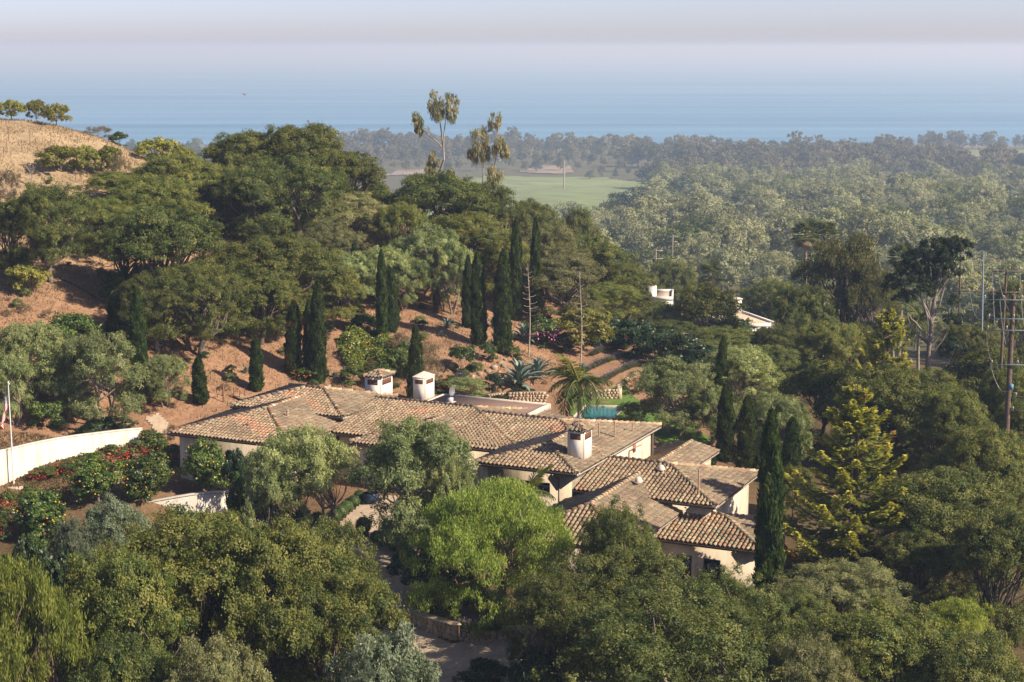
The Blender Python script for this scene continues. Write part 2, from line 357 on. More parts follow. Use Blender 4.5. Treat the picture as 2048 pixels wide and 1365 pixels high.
def tile_plane(mb, corners, face, cand=0, lift=.02):
    """corners ccw seen from above, first edge = eave; fills the plane with cap and pan tiles"""
    C = np.array(corners, float)
    U = C[1] - C[0]; Wd = np.linalg.norm(U); U /= Wd
    N = np.cross(U, C[-1] - C[0]); N /= np.linalg.norm(N)
    S = np.cross(N, U)
    P2 = np.stack([(C - C[0]) @ U, (C - C[0]) @ S], 1)
    smax = P2[:, 1].max(); pitch, ex = .27, .34
    u, s = np.meshgrid(np.arange(.12, Wd, pitch), np.arange(.12, smax, ex)); u = u.ravel(); s = s.ravel()
    ok = pip(P2, u, s, .03); u, s = u[ok], s[ok]
    if not len(u): return
    n_ = len(u)
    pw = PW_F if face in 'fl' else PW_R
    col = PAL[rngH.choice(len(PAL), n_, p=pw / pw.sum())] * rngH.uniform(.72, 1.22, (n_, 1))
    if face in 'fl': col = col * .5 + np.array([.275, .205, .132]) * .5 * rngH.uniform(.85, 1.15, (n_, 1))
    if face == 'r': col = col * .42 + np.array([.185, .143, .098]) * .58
    stain = .5 + .5 * np.sin(u * .9 + 1.7 * np.sin(s * .7) + C[0][1]) * np.sin(s * 1.1 - u * .3 + C[0][0]); col = col * (1 - .28 * np.clip(stain * 1.6 - .7, 0, 1))[:, None]
    # large weathered or replaced patches
    pat = .5 + .5 * np.sin(u * .55 + 2.1 * np.sin(s * .5 + C[0][0])) * np.sin(s * .6 + u * .17 + C[0][1])
    terr = np.array([.47, .215, .125]); kk = np.clip((pat - .88) * 4, 0, .5)[:, None] * (1 if face in 'f' else .3)
    col = col * (1 - kk) + terr * kk * rngH.uniform(.8, 1.25, (n_, 1))
    O = C[0] + u[:, None] * U + s[:, None] * S + N * lift + N * rngH.uniform(-.012, .014, (n_, 1))
    ja = rngH.normal(0, .045, n_)
    Uj = U[None] * np.cos(ja)[:, None] + S[None] * np.sin(ja)[:, None]; Sj = np.cross(N[None], Uj)
    rest = np.ones(n_, bool)
    if cand:
        pick = np.arange(n_)
        for i in pick: CAND.append((cand, O[i], Uj[i], Sj[i], N, col[i]))
        rest[:] = False
        mb.rest.append((O, Uj, Sj, N, col))
    Vt = O[:, None] + TV[None, :, 0, None] * Uj[:, None] + TV[None, :, 1, None] * Sj[:, None] + TV[None, :, 2, None] * N
    idx = np.arange(n_)[:, None, None] * len(TV) + TF[None]
    if rest.any():
        mb.add(Vt.reshape(-1, 3), idx.reshape(-1, 4), np.repeat(col, len(TV), 0))
    Op = O + U * pitch / 2
    okp = pip(P2, u + pitch / 2, s, .02)
    Vp = Op[okp][:, None] + PV[None, :, 0, None] * U + PV[None, :, 1, None] * S + (PV[None, :, 2, None] - .01) * N
    cp = np.array([.05, .034, .025]) * rngH.uniform(.6, 1.8, (okp.sum(), 1))  # pans coloured near black: shade of the caps in the gaps is painted in
    mb.add(Vp.reshape(-1, 3), (np.arange(okp.sum())[:, None, None] * 8 + PF[None]).reshape(-1, 4), np.repeat(cp, 8, 0))
def ridge_caps(mb, p, q, dark=False, lift=.05):
    p = np.array(p, float); q = np.array(q, float); L = np.linalg.norm(q - p)
    n_ = max(1, int(L / .38)); d = (q - p) / L
    X = np.cross(d, [0, 0, 1.0]); X /= np.linalg.norm(X); Zz = np.cross(X, d)
    for i in range(n_):
        o = p + d * (i + .5) * L / n_ + Zz * (lift + rngH.uniform(-.01, .012))
        V = o + TV[:, 0, None] * 1.35 * X + TV[:, 1, None] * d + TV[:, 2, None] * 1.25 * Zz
        c = PAL[rngH.choice(len(PAL), p=PW_F / PW_F.sum())] * rngH.uniform(.75, 1.2)
        mb.add(V, TF, c)
        # mortar bed under the cap
    mb.add(np.concatenate([[p + X * .17 - Zz * .05, p - X * .17 - Zz * .05, q - X * .17 - Zz * .05, q + X * .17 - Zz * .05], [p + Zz * .1, q + Zz * .1]]),
           [(0, 3, 5, 4), (4, 5, 2, 1)], (.22, .17, .13))
class TB(MB):
    def __init__(s): super().__init__(); s.rest = []
WALLS = []
def hip(name, a0, a1, b0, b1, ze, left='hip', right='hip', axis='a', p=.24, ridge_b=None, front='plane', back='plane', wall=True, cand=0, zg=-31.0, wi=.5, rake=None):
    """hip or gable roof with its ridge along house axis a (or b); ends hip / open"""
    tb = TB(); deck = MB(); rc = MB()
    if axis == 'a':
        bm = (b0 + b1) / 2 if ridge_b is None else ridge_b
        hd = bm - b0; zr = ze + p * hd
        zb = zr - p * (b1 - bm)
        aL = a0 + hd if left == 'hip' else a0; aR = a1 - hd if right == 'hip' else a1
        G = {'fl': hl(a0, b0, ze), 'fr': hl(a1, b0, ze), 'br': hl(a1, b1, zb), 'bl': hl(a0, b1, zb), 'rl': hl(aL, bm, zr), 'rr': hl(aR, bm, zr)}
        planes = {'f': [G['fl'], G['fr'], G['rr'], G['rl']], 'k': [G['br'], G['bl'], G['rl'], G['rr']]}
        if right == 'hip': planes['r'] = [G['fr'], G['br'], G['rr']] if ridge_b is None else [hl(a1, b0, ze), hl(a1, b1, ze), hl(a1 - (bm - b1) - hd + (bm - b1) , b1, zb), G['rr']]
        if left == 'hip': planes['l'] = [G['bl'], G['fl'], G['rl']]
        ridges = [(G['rl'], G['rr'])]
        if right == 'hip': ridges += [(G['fr'], G['rr'])] + ([(G['br'], G['rr'])] if ridge_b is None else [])
        if left == 'hip': ridges += [(G['fl'], G['rl']), (G['bl'], G['rl'])]
        if ridge_b is not None and right == 'hip':
            e = hd - (b1 - bm)
            planes['r'] = [hl(a1, b0, ze), hl(a1, b1, ze), hl(a1 - e, b1, zb), G['rr']]
            planes['k'] = [hl(a1 - e, b1, zb), G['bl'], G['rl'], G['rr']]
            ridges.append((hl(a1 - e, b1, zb), G['rr']))
    else:
        am = (a0 + a1) / 2; hd = am - a0; zr = ze + p * hd
        bF = b0 + hd if front == 'hip' else b0; bK = b1 - hd if back == 'hip' else b1
        G = {'fl': hl(a0, b0, ze), 'fr': hl(a1, b0, ze), 'br': hl(a1, b1, ze), 'bl': hl(a0, b1, ze), 'rf': hl(am, bF, zr), 'rk': hl(am, bK, zr)}
        planes = {'r': [G['fr'], G['br'], G['rk'], G['rf']], 'l': [G['bl'], G['fl'], G['rf'], G['rk']]}
        if front == 'hip': planes['f'] = [G['fl'], G['fr'], G['rf']]
        ridges = [(G['rf'], G['rk'])]
        if front == 'hip': ridges += [(G['fl'], G['rf']), (G['fr'], G['rf'])]
        zb = ze
    for k_, pl in planes.items():
        deck.add(np.array(pl) - [0, 0, .02], [tuple(range(len(pl)))], (.07, .05, .038))
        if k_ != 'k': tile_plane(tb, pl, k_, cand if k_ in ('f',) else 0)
    for r_ in ridges: ridge_caps(rc, *r_)
    # soffit and fascia boards
    e0 = np.array([a0, b0, ze]) - ho; e1 = np.array([a1, b1, ze]) - ho
    deck.add([(e0[0] + .02, e0[1] + .02, e0[2] - .05), (e1[0] - .02, e0[1] + .02, e0[2] - .05), (e1[0] - .02, e1[1] - .02, e0[2] - .05), (e0[0] + .02, e1[1] - .02, e0[2] - .05)], [(3, 2, 1, 0)], (.16, .11, .07))
    roof = deck.build('roof', M_TILE, house)
    tf = tb.build('tile_field', M_TILE, roof) if tb.n else None
    if tf: tf['kind'] = 'stuff'
    o = rc.build('ridge_tiles', M_TILE, roof); o['kind'] = 'stuff'
    fb = MB()
    fb.box(e0[0], e1[0], e0[1] - .05, e0[1] - .002, e0[2] - .17, e0[2] + .0, FASC)
    fb.box(e1[0] + .002, e1[0] + .05, e0[1] - .05, e1[1], e0[2] - .15, e0[2] - .0, (.44, .39, .33))  # right board: its sunlit look is put into the paler colour
    fb.box(e0[0] - .05, e0[0] - .002, e0[1] - .05, e1[1], e0[2] - .15, e0[2] - .0, FASC)
    fb.build('fascia', M_PAINT, roof)
    gb = MB(); gb.tube([(e0[0], e0[1] - .11, e0[2] - .06), (e1[0], e0[1] - .11, e0[2] - .06)], .06, 6, (.05, .035, .028)); gb.build('gutter', M_PAINT, roof)
    if wall:
        wb = MB(); wb.box(e0[0] + wi, e1[0] - wi, e0[1] + wi, e1[1] - wi, zg - Z0, e0[2] - .055 + rngH.uniform(-.004, .004), WALLC)
        wb.build('wall', M_STUCCO, house)
    return roof
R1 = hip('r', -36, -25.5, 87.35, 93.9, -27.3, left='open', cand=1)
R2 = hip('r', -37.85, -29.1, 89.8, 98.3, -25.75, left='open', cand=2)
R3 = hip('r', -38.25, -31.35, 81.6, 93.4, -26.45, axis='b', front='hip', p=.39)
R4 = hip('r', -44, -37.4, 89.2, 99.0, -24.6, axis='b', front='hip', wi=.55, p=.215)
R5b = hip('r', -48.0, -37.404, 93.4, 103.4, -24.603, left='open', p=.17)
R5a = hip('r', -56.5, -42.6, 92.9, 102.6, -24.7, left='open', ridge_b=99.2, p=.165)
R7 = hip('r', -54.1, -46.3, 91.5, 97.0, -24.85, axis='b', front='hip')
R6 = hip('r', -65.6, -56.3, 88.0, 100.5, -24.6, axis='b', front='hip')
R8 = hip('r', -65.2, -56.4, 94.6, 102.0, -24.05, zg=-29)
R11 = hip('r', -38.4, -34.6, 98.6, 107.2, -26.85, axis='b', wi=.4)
# single tiles: the 300 that show largest
def tile_obj_meshes():
    ms = []
    for q in range(14):
        V, Fq = tile_tpl(.106 + .004 * rngH.normal(), .084, .43, 1.25 + .06 * rngH.normal())
        c = PAL[q % 8] * rngH.uniform(.82, 1.15)
        ms.append(MB().add(V, Fq, c).data('tile', M_TILE))
    return ms
TM = tile_obj_meshes()
CAND.sort(key=lambda t: (H2W(*(t[1] + ho))[1]))
roofs = {1: R1, 2: R2}
sel, rest = CAND[:300], CAND[300:]
for (r_, O, U, S, N, col) in sel:
    d = [abs(TM[q].attributes['Col'].data[0].color[0] - col[0]) + abs(TM[q].attributes['Col'].data[0].color[2] - col[2]) for q in range(len(TM))]
    o = link('tile', TM[int(np.argmin(d))], roofs[r_])
    o.matrix_local = Matrix(((U[0], S[0], N[0], O[0]), (U[1], S[1], N[1], O[1]), (U[2], S[2], N[2], O[2]), (0, 0, 0, 1)))
for r_ in (1, 2):
    rs = [t for t in rest if t[0] == r_]
    if rs:
        mb = MB()
        for (_, O, U, S, N, col) in rs: mb.add(O + TV[:, 0, None] * U + TV[:, 1, None] * S + TV[:, 2, None] * N, TF, col)
        o = mb.build('tile_field', M_TILE, roofs[r_]); o['kind'] = 'stuff'
# gable infill / right-hand walls under the eaves where roofs step
wb = MB(); x = hl(-37.95, 0, 0)[0]
wb.box(x - 6, x, 89.75 - B0, 102.9 - B0, -6.4, -.052, WALLC); wb.build('wall', M_STUCCO, house)
# flat roof terrace with white kerb
fr = MB(); c0 = hl(-53.4, 100.0, -23.9); c1 = hl(-45.6, 103.3, -23.9)
fr.box(c0[0], c1[0], c0[1], c1[1], c0[2] - .25, c0[2], (.165, .105, .08))
fl = fr.build('flat_roof', M_GRAVEL if 0 else plain('flat_roof_felt', rough=.95, nscale=2, var=.12, use_col=True, bump=.2), house)
kb = MB()
kb.box(c0[0] - .2, c1[0] + .25, c1[1], c1[1] + .2, c0[2] - .4, c0[2] + .07, (.50, .44, .37)); kb.box(c0[0] - .2, c0[0], c0[1], c1[1], c0[2] - .4, c0[2] + .065, (.50, .44, .37))
kb.box(c1[0], c1[0] + .2, c0[1], c1[1], c0[2] - .4, c0[2] + .065, (.50, .44, .37)); kb.build('parapet', M_STUCCO, fl)
wb = MB(); wb.box(c0[0] + .1, c1[0] - .1, c0[1] + .1, c1[1] - .1, -6, c0[2] - .25, WALLC); wb.build('wall', M_STUCCO, house)

def chimney(a0, a1, b0, b1, zb, zt, tiled, vent=(.34, .30)):
    x0, y0, z0 = hl(a0, b0, zb); x1, y1, z1 = hl(a1, b1, zt); wx, wy = x1 - x0, y1 - y0
    ch = MB().box(x0, x1, y0, y1, z0 - .6, z1, CHW).build('chimney', M_STUCCO, house)
    cb = MB(); ap = ((x0 + x1) / 2, (y0 + y1) / 2, z1 + (.34 if tiled else .36))
    ov = .09 if tiled else .05
    V = [(x0 - ov, y0 - ov, z1 + .03), (x1 + ov, y0 - ov, z1 + .03), (x1 + ov, y1 + ov, z1 + .03), (x0 - ov, y1 + ov, z1 + .03)]
    if tiled:
        tb = TB()
        for i in range(4): 
            tile_plane(tb, [V[i], V[(i + 1) % 4], ap], 'r')
            ridge_caps(tb, V[i], ap, lift=.02)
        tb.add(V + [ap], [(0, 1, 4), (1, 2, 4), (2, 3, 4), (3, 0, 4)], (.08, .055, .04)); tb.add(V, [(3, 2, 1, 0)], (.3, .2, .15))
        tb.build('cap', M_TILE, ch)
    else:
        cb.box(x0 - .03, x1 + .03, y0 - .03, y1 + .03, z1 - .06, z1 + .03, CHW)
        cb.add(np.array(V + [ap]) + [0, 0, .004], [(0, 1, 4), (1, 2, 4), (2, 3, 4), (3, 0, 4)], (.66, .60, .51)); cb.build('cap', M_STUCCO, ch)
    vh, vd = vent
    zc_ = z1 - .16 - vh / 2
    for side in (0, 1):
        gr = MB(); ww = (wx if side == 0 else wy) * (.62 if side == 0 else .72)
        nx_ = max(3, int(ww / .1)); nz = 3
        def bx(u0, u1, v0, v1, d0, d1, c):
            if side == 0: gr.box((x0 + x1) / 2 + u0, (x0 + x1) / 2 + u1, y0 - d1, y0 - d0, zc_ + v0, zc_ + v1, c)
            else: gr.box(x1 + d0, x1 + d1, (y0 + y1) / 2 + u0, (y0 + y1) / 2 + u1, zc_ + v0, zc_ + v1, c)
        bx(-ww / 2, ww / 2, -vh / 2, vh / 2, .002, .006, (.02, .014, .01))
        brick = (.22, .10, .065)
        for q in range(nx_ + 1):
            u = -ww / 2 + ww * q / nx_; bx(u - .016, u + .016, -vh / 2, vh / 2, .007, .03, brick)
        for q in range(nz + 1):
            v = -vh / 2 + vh * q / nz; bx(-ww / 2 - .016, ww / 2 + .016, v - .014, v + .014, .008, .034, brick)
        gr.build('vent_grille', M_TILE, ch)
    tr = MB(); tr.box(x1 - .012, x1 + .012, y0 - .012, y0 + .004, z0 - .1, z1, (.55, .25, .18)); tr.build('corner_bead', M_PAINT, ch)
    return ch
chimney(-58.35, -57.1, 100.9, 102.6, -24.6, -22.6, True)
chimney(-56.0, -55.05, 103.6, 105.0, -24.5, -22.9, False, (.28, .3))
chimney(-39.0, -37.95, 91.5, 92.8, -24.3, -22.62, True)

def arch_window(px, py, b, wd, hg):
    q = unb(px, py, b); a_ = q @ AX; x, y, z = hl(a_, b, q[2])
    an = np.linspace(0, math.pi, 9)
    top = np.stack([x + np.cos(an) * wd / 2, np.full(9, y - .012), z + np.sin(an) * wd / 2], 1)
    P_ = np.concatenate([[(x - wd / 2, y - .012, z - hg), (x + wd / 2, y - .012, z - hg)], top])
    fr_ = MB(); outl = np.concatenate([P_, P_[:1]])
    fr_.tube(np.concatenate([P_[1:], P_[:1]]), .05, 5, (.60, .50, .38)); wobj = fr_.build('window', M_STUCCO, house)
    pn = MB(); pn.add(P_, [tuple(range(len(P_)))], (.02, .02, .02)); pn.build('pane', M_GLASS, wobj)
    mu = MB(); mu.box(x - .02, x + .02, y - .035, y - .016, z - hg, z + wd / 2 - .02, (.07, .05, .04)); mu.box(x - wd / 2, x + wd / 2, y - .03, y - .017, z - .02, z + .02, (.07, .05, .04)); mu.build('mullion', M_PAINT, wobj)
for px, py in ((433, 905), (459, 910)): arch_window(px, py, 88.49, .62, 1.1)
arch_window(941, 914, 93.89, .8, 1.0)
def rect_window(px, py, b, wd, hg, col=(.05, .03, .022)):
    q = unb(px, py, b); x, y, z = hl(q @ AX, b, q[2])
    fr_ = MB()
    for (x0, x1, z0, z1) in ((-wd/2-.06, -wd/2, -hg/2, hg/2), (wd/2, wd/2+.06, -hg/2, hg/2), (-wd/2-.06, wd/2+.06, hg/2, hg/2+.07), (-wd/2-.1, wd/2+.1, -hg/2-.08, -hg/2)):
        fr_.box(x + x0, x + x1, y - .05, y - .003, z + z0, z + z1, col)
    wobj = fr_.build('window', M_PAINT, house)
    pn = MB(); pn.box(x - wd/2, x + wd/2, y - .02, y - .004, z - hg/2, z + hg/2); pn.build('pane', M_GLASS, wobj)
    mu = MB(); mu.box(x - .025, x + .025, y - .04, y - .021, z - hg/2, z + hg/2, col); mu.box(x - wd/2, x + wd/2, y - .038, y - .022, z - .02, z + .02, col); mu.build('mullion', M_PAINT, wobj)
rect_window(1368, 1134, 87.85, .75, 1.25); rect_window(1424, 1142, 87.85, .85, 1.2); rect_window(1075, 975, 89.74, 1.5, .55)
# pantry vent, downpipes, vent stacks, skylight domes
def pipe(name, pts, r, col, m_=M_PAINT): return MB().tube(pts, r, 6, col).build(name, m_, house)
q = unb(1118, 952, 89.7); d0 = hl(q @ AX, 89.7, q[2])
pipe('downpipe', [d0 + [-.12, -.3, .1], d0 + [-.1, -.28, -.05], d0 + [0, -.02, -.12], d0 + [0, -.03, -3.0]], .045, (.10, .075, .06))
q = unb(1516, 1120, 87.8); d0 = hl(q @ AX, 87.8, q[2]); pipe('downpipe', [d0 + [0, -.3, .1], d0 + [0, -.02, -.05], d0 + [0, -.04, -2.6]], .045, (.55, .45, .34))
q = una(1257, 908, -37.9); d0 = hl(-37.9, q @ BX, q[2]); pipe('downpipe', [d0 + [.5, 1.0, .42], d0 + [.25, .2, .36], d0 + [.05, 0, .15], d0 + [.04, 0, -.6]], .04, (.35, .17, .12))
q = una(1268, 894, -37.9); d0 = hl(-37.88, q @ BX, q[2])
for dy_ in (0.0,): MB().box(d0[0], d0[0] + .03, d0[1] - .2, d0[1] + .2, d0[2] - .35, d0[2] + .35, (.3, .13, .09)).build('shutter', M_PAINT, house)
def stack(px, py0, py1, zdeck, r, col, m_=M_PAINT):
    p0_ = unz(px, py0, zdeck); hh = (py0 - py1) / ppm(p0_) / cP
    a_, b_ = p0_ @ AX, p0_ @ BX; P0 = hl(a_, b_, zdeck)
    MB().tube([P0 - [0, 0, .3], P0 + [0, 0, hh]], r, 6, col).tube([P0 + [0, 0, hh - .06], P0 + [0, 0, hh + .02]], r * 1.5, 6, col).build('vent_pipe', m_, house)
TC = (.36, .23, .165)
for (px, y0, y1, z, r) in ((575, 838, 821, -23.95, .07), (497, 853, 843, -24.1, .05), (1105, 864, 853, -24.1, .06), (1198, 880, 847, -24.3, .045), (1229, 876, 843, -24.3, .045), (1265, 862, 847, -24.3, .04),
                           (1330, 952, 941, -24.95, .04), (1397, 985, 939, -25.3, .05)):
    stack(px, y0, y1, z, r, TC)
for (px, py, z) in ((1277, 962, -24.95), (1322, 938, -24.75)):
    p0_ = unz(px, py, z); P0 = hl(p0_ @ AX, p0_ @ BX, z); d = MB()
    zz = np.linspace(0, 1, 6); d.tube(np.stack([np.full(6, P0[0]), np.full(6, P0[1]), P0[2] - .05 + .3 * np.sin(zz * math.pi / 2)], 1), .23 * np.cos(zz * math.pi / 2) + .01, 10, (.62, .55, .45)).build('roof_vent', M_STUCCO, house, smooth=True)
# dark post and beam at the far right eave
pb = MB(); q = hl(-37.9, 103.0, -25); pb.box(q[0] - .1, q[0] + .12, q[1], q[1] + .2, -6.2, -.06, (.05, .035, .025)); pb.build('post', M_PAINT, house)

# ---------------- retaining walls of white stucco (each one swept slab)
def swept_wall(name, base_px, top_px, thick, label, ys=None, zs=None, col=WHITE, mat_=None):
    """base_px: (px, py) of the foot with z each; height from top_px"""
    P, Hh = [], []
    for (bx_, by_, z), (tx_, ty_) in zip(base_px, top_px):
        p = unz(bx_, by_, z); P.append(p); Hh.append(p[1] * (ray(tx_, ty_)[2] / ray(tx_, ty_)[1]) - z)
    P = np.array(P); Hh = np.array(Hh)
    t = np.linspace(0, len(P) - 1, 8 * len(P)); i = np.clip(t.astype(int), 0, len(P) - 2); f = t - i
    def cr(Q):
        Q = np.concatenate([[2 * Q[0] - Q[1]], Q, [2 * Q[-1] - Q[-2]]]); a, b, c_, d = Q[i], Q[i + 1], Q[i + 2], Q[i + 3]
        ff = f if Q.ndim == 1 else f[:, None]
        return .5 * (2 * b + (c_ - a) * ff + (2 * a - 5 * b + 4 * c_ - d) * ff ** 2 + (3 * b - a - 3 * c_ + d) * ff ** 3)
    Pc, Hc = cr(P), cr(Hh)
    T = np.gradient(Pc, axis=0); T[:, 2] = 0; T = nrm(T); Nn = np.stack([-T[:, 1], T[:, 0], T[:, 2] * 0], 1)
    n_ = len(Pc); up_ = np.array([0, 0, 1.0])
    prof = []
    for off, hz_ in ((0, -.8), (0, 1), (thick, 1), (thick, -.8)):
        prof.append(Pc + Nn * off + up_ * (Hc[:, None] if hz_ == 1 else -.8))
    V = np.stack(prof, 1).reshape(-1, 3); Fq = []
    for k_ in range(n_ - 1):
        for j in range(3): Fq.append((k_ * 4 + j, (k_ + 1) * 4 + j, (k_ + 1) * 4 + j + 1, k_ * 4 + j + 1))
    mb = MB().add(V, Fq, col); mb.add(V[:4], [(0, 1, 2, 3)], col); mb.add(V[-4:], [(3, 2, 1, 0)], col)
    e = empty(name, Pc[n_ // 2], label, 'wall')
    mb.V = [v - Pc[n_ // 2] for v in mb.V]
    mb.build('wall_face', mat_ or M_STUCCO, e)
    cp = MB(); 
    cv = np.stack([Pc - Nn * .04 + up_ * (Hc[:, None] + .002), Pc - Nn * .04 + up_ * (Hc[:, None] + .07), Pc + Nn * (thick + .04) + up_ * (Hc[:, None] + .07), Pc + Nn * (thick + .04) + up_ * (Hc[:, None] + .002)], 1).reshape(-1, 3) - Pc[n_ // 2]
    cp.add(cv, Fq, tuple(np.array(col) * .95)); cp.build('coping', mat_ or M_STUCCO, e)
    return Pc, Hc
swept_wall('garden_wall', [(-160, 1020, -27.6), (0, 975, -27.4), (110, 940, -27.35), (210, 915, -27.3), (286, 900, -27.3)], [(-160, 945), (0, 905), (110, 880), (210, 866), (284, 858)], .3,
           'tall curved white stucco retaining wall behind the flagpole')
swept_wall('garden_wall', [(258, 1052, -29.3), (330, 1050, -29.3), (400, 1044, -29.2), (462, 1032, -29.1)], [(258, 1014), (330, 1000), (400, 989), (462, 985)], .3,
           'low curved white wall below the orange trees, half in shade')
swept_wall('garden_wall', [(-30, 1120, -29.6), (-2, 1112, -29.6), (3, 1110, -29.6)], [(-30, 1070), (-2, 1070), (3, 1072)], .3, 'short white wall end at the left edge beside red flowers')
swept_wall('garden_wall', [(28, 1048, -28.5), (40, 1044, -28.5), (56, 1036, -28.4)], [(28, 1028), (40, 1026), (56, 1020)], .25, 'little white wall stub behind the leftmost orange tree')

# ---------------- drive, planting circle wall, pool, lawn
drive = drape('driveway', [unz(660,1062,-28.6), unz(742,1012,-28.4), unz(835,1010,-28.3), unz(860,1030,-28.5), unz(800,1075,-28.8), unz(850,1118,-29.2), unz(850,1200,-29.8), unz(800,1260,-30.2), unz(840,1268,-30.4),
      unz(900,1298,-30.5), unz(1080,1302,-30.5), unz(1250,1290,-30.6), unz(1250,1400,-30.8), unz(900,1420,-30.8), unz(760,1330,-30.5), unz(700,1250,-30.2), unz(700,1150,-29.5), unz(690,1100,-29)], M_GRAVEL, .05, .16)
p0_ = unz(1205, 830, -27.9)
pool_c = [np.array([q[0], q[1], -27.85]) for q in _pool]
pc = np.array(pool_c); ctr = pc.mean(0)
gp_ = np.array([ctr + (q - ctr) * 1.07 for q in pc])
lawn = drape('lawn', [unz(1130,800,-27.9), unz(1242,788,-27.9), unz(1300,812,-27.9), unz(1420,870,-28.2), unz(1400,920,-28.6), unz(1320,890,-28.3), unz(1240,850,-28), unz(1150,850,-27.9)], M_LAWN, .06, .2)
cpg = MB()
for i in range(4):
    a, b, c_, d = pc[i], pc[(i + 1) % 4], gp_[(i + 1) % 4], gp_[i]
    V = np.array([a, b, c_, d]); V[:, 2] = -27.80; V2 = V.copy(); V2[:, 2] = -28.6
    cpg.add(np.concatenate([V, V2]), [(0, 3, 2, 1), (0, 1, 5, 4), (2, 3, 7, 6), (1, 2, 6, 5), (3, 0, 4, 7)], (.42, .34, .26))
pl = empty('swimming_pool', ctr, 'turquoise swimming pool beyond the tiled roofs and the palm', 'pool')
cpg.V = [v - ctr for v in cpg.V]; cpg.build('coping', M_STONE, pl)
wv = pc.copy(); wv[:, 2] = -27.93; MB().add(wv - ctr, [(3, 2, 1, 0) if 1 else 0]).build('water', M_POOL, pl)

# ================================================================== VEGETATION: shared meshes
def leafquads(mb, Pn, Ax, Nn, L, Wd, C, mat_=0, tri=False):
    Sd = nrm(np.cross(Ax, Nn))
    L = np.broadcast_to(L, (len(Pn),))[:, None]; Wd = np.broadcast_to(Wd, (len(Pn),))[:, None]
    if tri:
        V = np.stack([Pn - Ax * L * .5 + Sd * Wd * .5, Pn - Ax * L * .5 - Sd * Wd * .5, Pn + Ax * L * .5], 1)
    else:
        V = np.stack([Pn - Ax * L * .5, Pn + Sd * Wd * .5, Pn + Ax * L * .5, Pn - Sd * Wd * .5], 1)
    k = V.shape[1]
    mb.add(V.reshape(-1, 3), np.arange(len(Pn) * k).reshape(-1, k), np.repeat(C, k, 0), mat_)
def rdir(rng, n): return nrm(rng.normal(size=(n, 3)))
def palette(rng, cols, t):
    cols = np.array(cols); t = np.clip(t, 0, .999) * (len(cols) - 1); i = t.astype(int); f = (t - i)[:, None]
    return cols[i] * (1 - f) + cols[i + 1] * f
def crown_leaves(mb, rng, lobes, npuff, pr, nleaf, L, Wd, cols, droop=0.0, flat=.75, zmin=-.35, jit=.9, upb=.3, tip=.12, tri=False, tspread=.10):
    lb = np.array(lobes, float); ar = (lb[:, 3] * lb[:, 4] + lb[:, 3] * lb[:, 5]); li = rng.choice(len(lb), npuff, p=ar / ar.sum())
    d = rdir(rng, npuff * 3); d = d[d[:, 2] > zmin][:npuff]; 
    while len(d) < npuff: d = np.concatenate([d, d])[:npuff]
    rr = rng.uniform(.72, 1.06, npuff)[:, None]
    pc_ = lb[li, :3] + d * lb[li, 3:] * rr
    prr = pr * rng.uniform(.6, 1.35, npuff)
    nl = np.maximum(8, (nleaf * (prr / pr) ** 2).astype(int))
    pi = np.repeat(np.arange(npuff), nl); n = len(pi)
    nt_ = 7; tuft = rdir(rng, npuff * nt_).reshape(npuff, nt_, 3) + d[:, None] * .45; tsel = rng.integers(0, nt_, n)
    ld = nrm(nrm(tuft)[pi, tsel] + rng.normal(size=(n, 3)) * .30); lr = rng.uniform(0, 1, n) ** (1 / 2.2) * (1 + (rng.random(n) < tip) * rng.uniform(0, .5, n))
    off = ld * lr[:, None] * prr[pi][:, None] * np.array([1, 1, flat])
    if droop: off[:, 2] -= droop * prr[pi] * rng.uniform(0, 1, n) ** 1.3 * 1.6
    Pn = pc_[pi] + off
    outw = nrm(d[pi] * .6 + ld * .7 + np.array([0, 0, upb]))
    if droop:
        Ax = nrm(np.array([0, 0, -1.0]) + rng.normal(size=(n, 3)) * .35); Nn = nrm(outw * np.array([1, 1, .3]) + rng.normal(size=(n, 3)) * jit)
    else:
        Nn = nrm(outw + rng.normal(size=(n, 3)) * jit * .6); Ax = nrm(np.cross(Nn, rng.normal(size=(n, 3))) + np.array([0, 0, .15]))
    tt = (rng.normal(.45, .13, npuff)[:, None] + rng.normal(0, .16, (npuff, nt_)))[pi, tsel] + rng.normal(0, tspread, n)
    C = palette(rng, cols, tt) * rng.uniform(.9, 1.1, (n, 1))
    leafquads(mb, Pn, Ax, Nn, L * rng.uniform(.7, 1.35, n), Wd * rng.uniform(.7, 1.3, n), C, tri=tri)
    return pc_
def limb(mb, rng, p0, p1, r0, r1, bend=.12, n=6, col=(.12, .09, .07), k=6):
    p0 = np.array(p0, float); p1 = np.array(p1, float); t = np.linspace(0, 1, n)[:, None]
    L = np.linalg.norm(p1 - p0); o1 = rng.normal(size=3) * L * bend; o2 = rng.normal(size=3) * L * bend * .5
    P_ = p0 + (p1 - p0) * t + np.sin(t * math.pi) * o1 + np.sin(t * 2 * math.pi) * o2
    R_ = r0 + (r1 - r0) * t[:, 0]
    mb.tube(P_, R_, k, np.array(col) * rng.uniform(.8, 1.2)); return P_
OAK = [(0.0547, 0.0855, 0.017), (0.0983, 0.1227, 0.0266), (0.1531, 0.1655, 0.0378), (0.2213, 0.2161, 0.0523), (0.2903, 0.2611, 0.0725)]
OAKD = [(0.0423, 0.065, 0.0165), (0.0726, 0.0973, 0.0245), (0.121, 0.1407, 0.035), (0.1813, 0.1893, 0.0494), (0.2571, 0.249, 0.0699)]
OAKG = [(0.0842, 0.1032, 0.0386), (0.1402, 0.1515, 0.0579), (0.2056, 0.2065, 0.0867), (0.2689, 0.2569, 0.1157), (0.3505, 0.3212, 0.1544)]
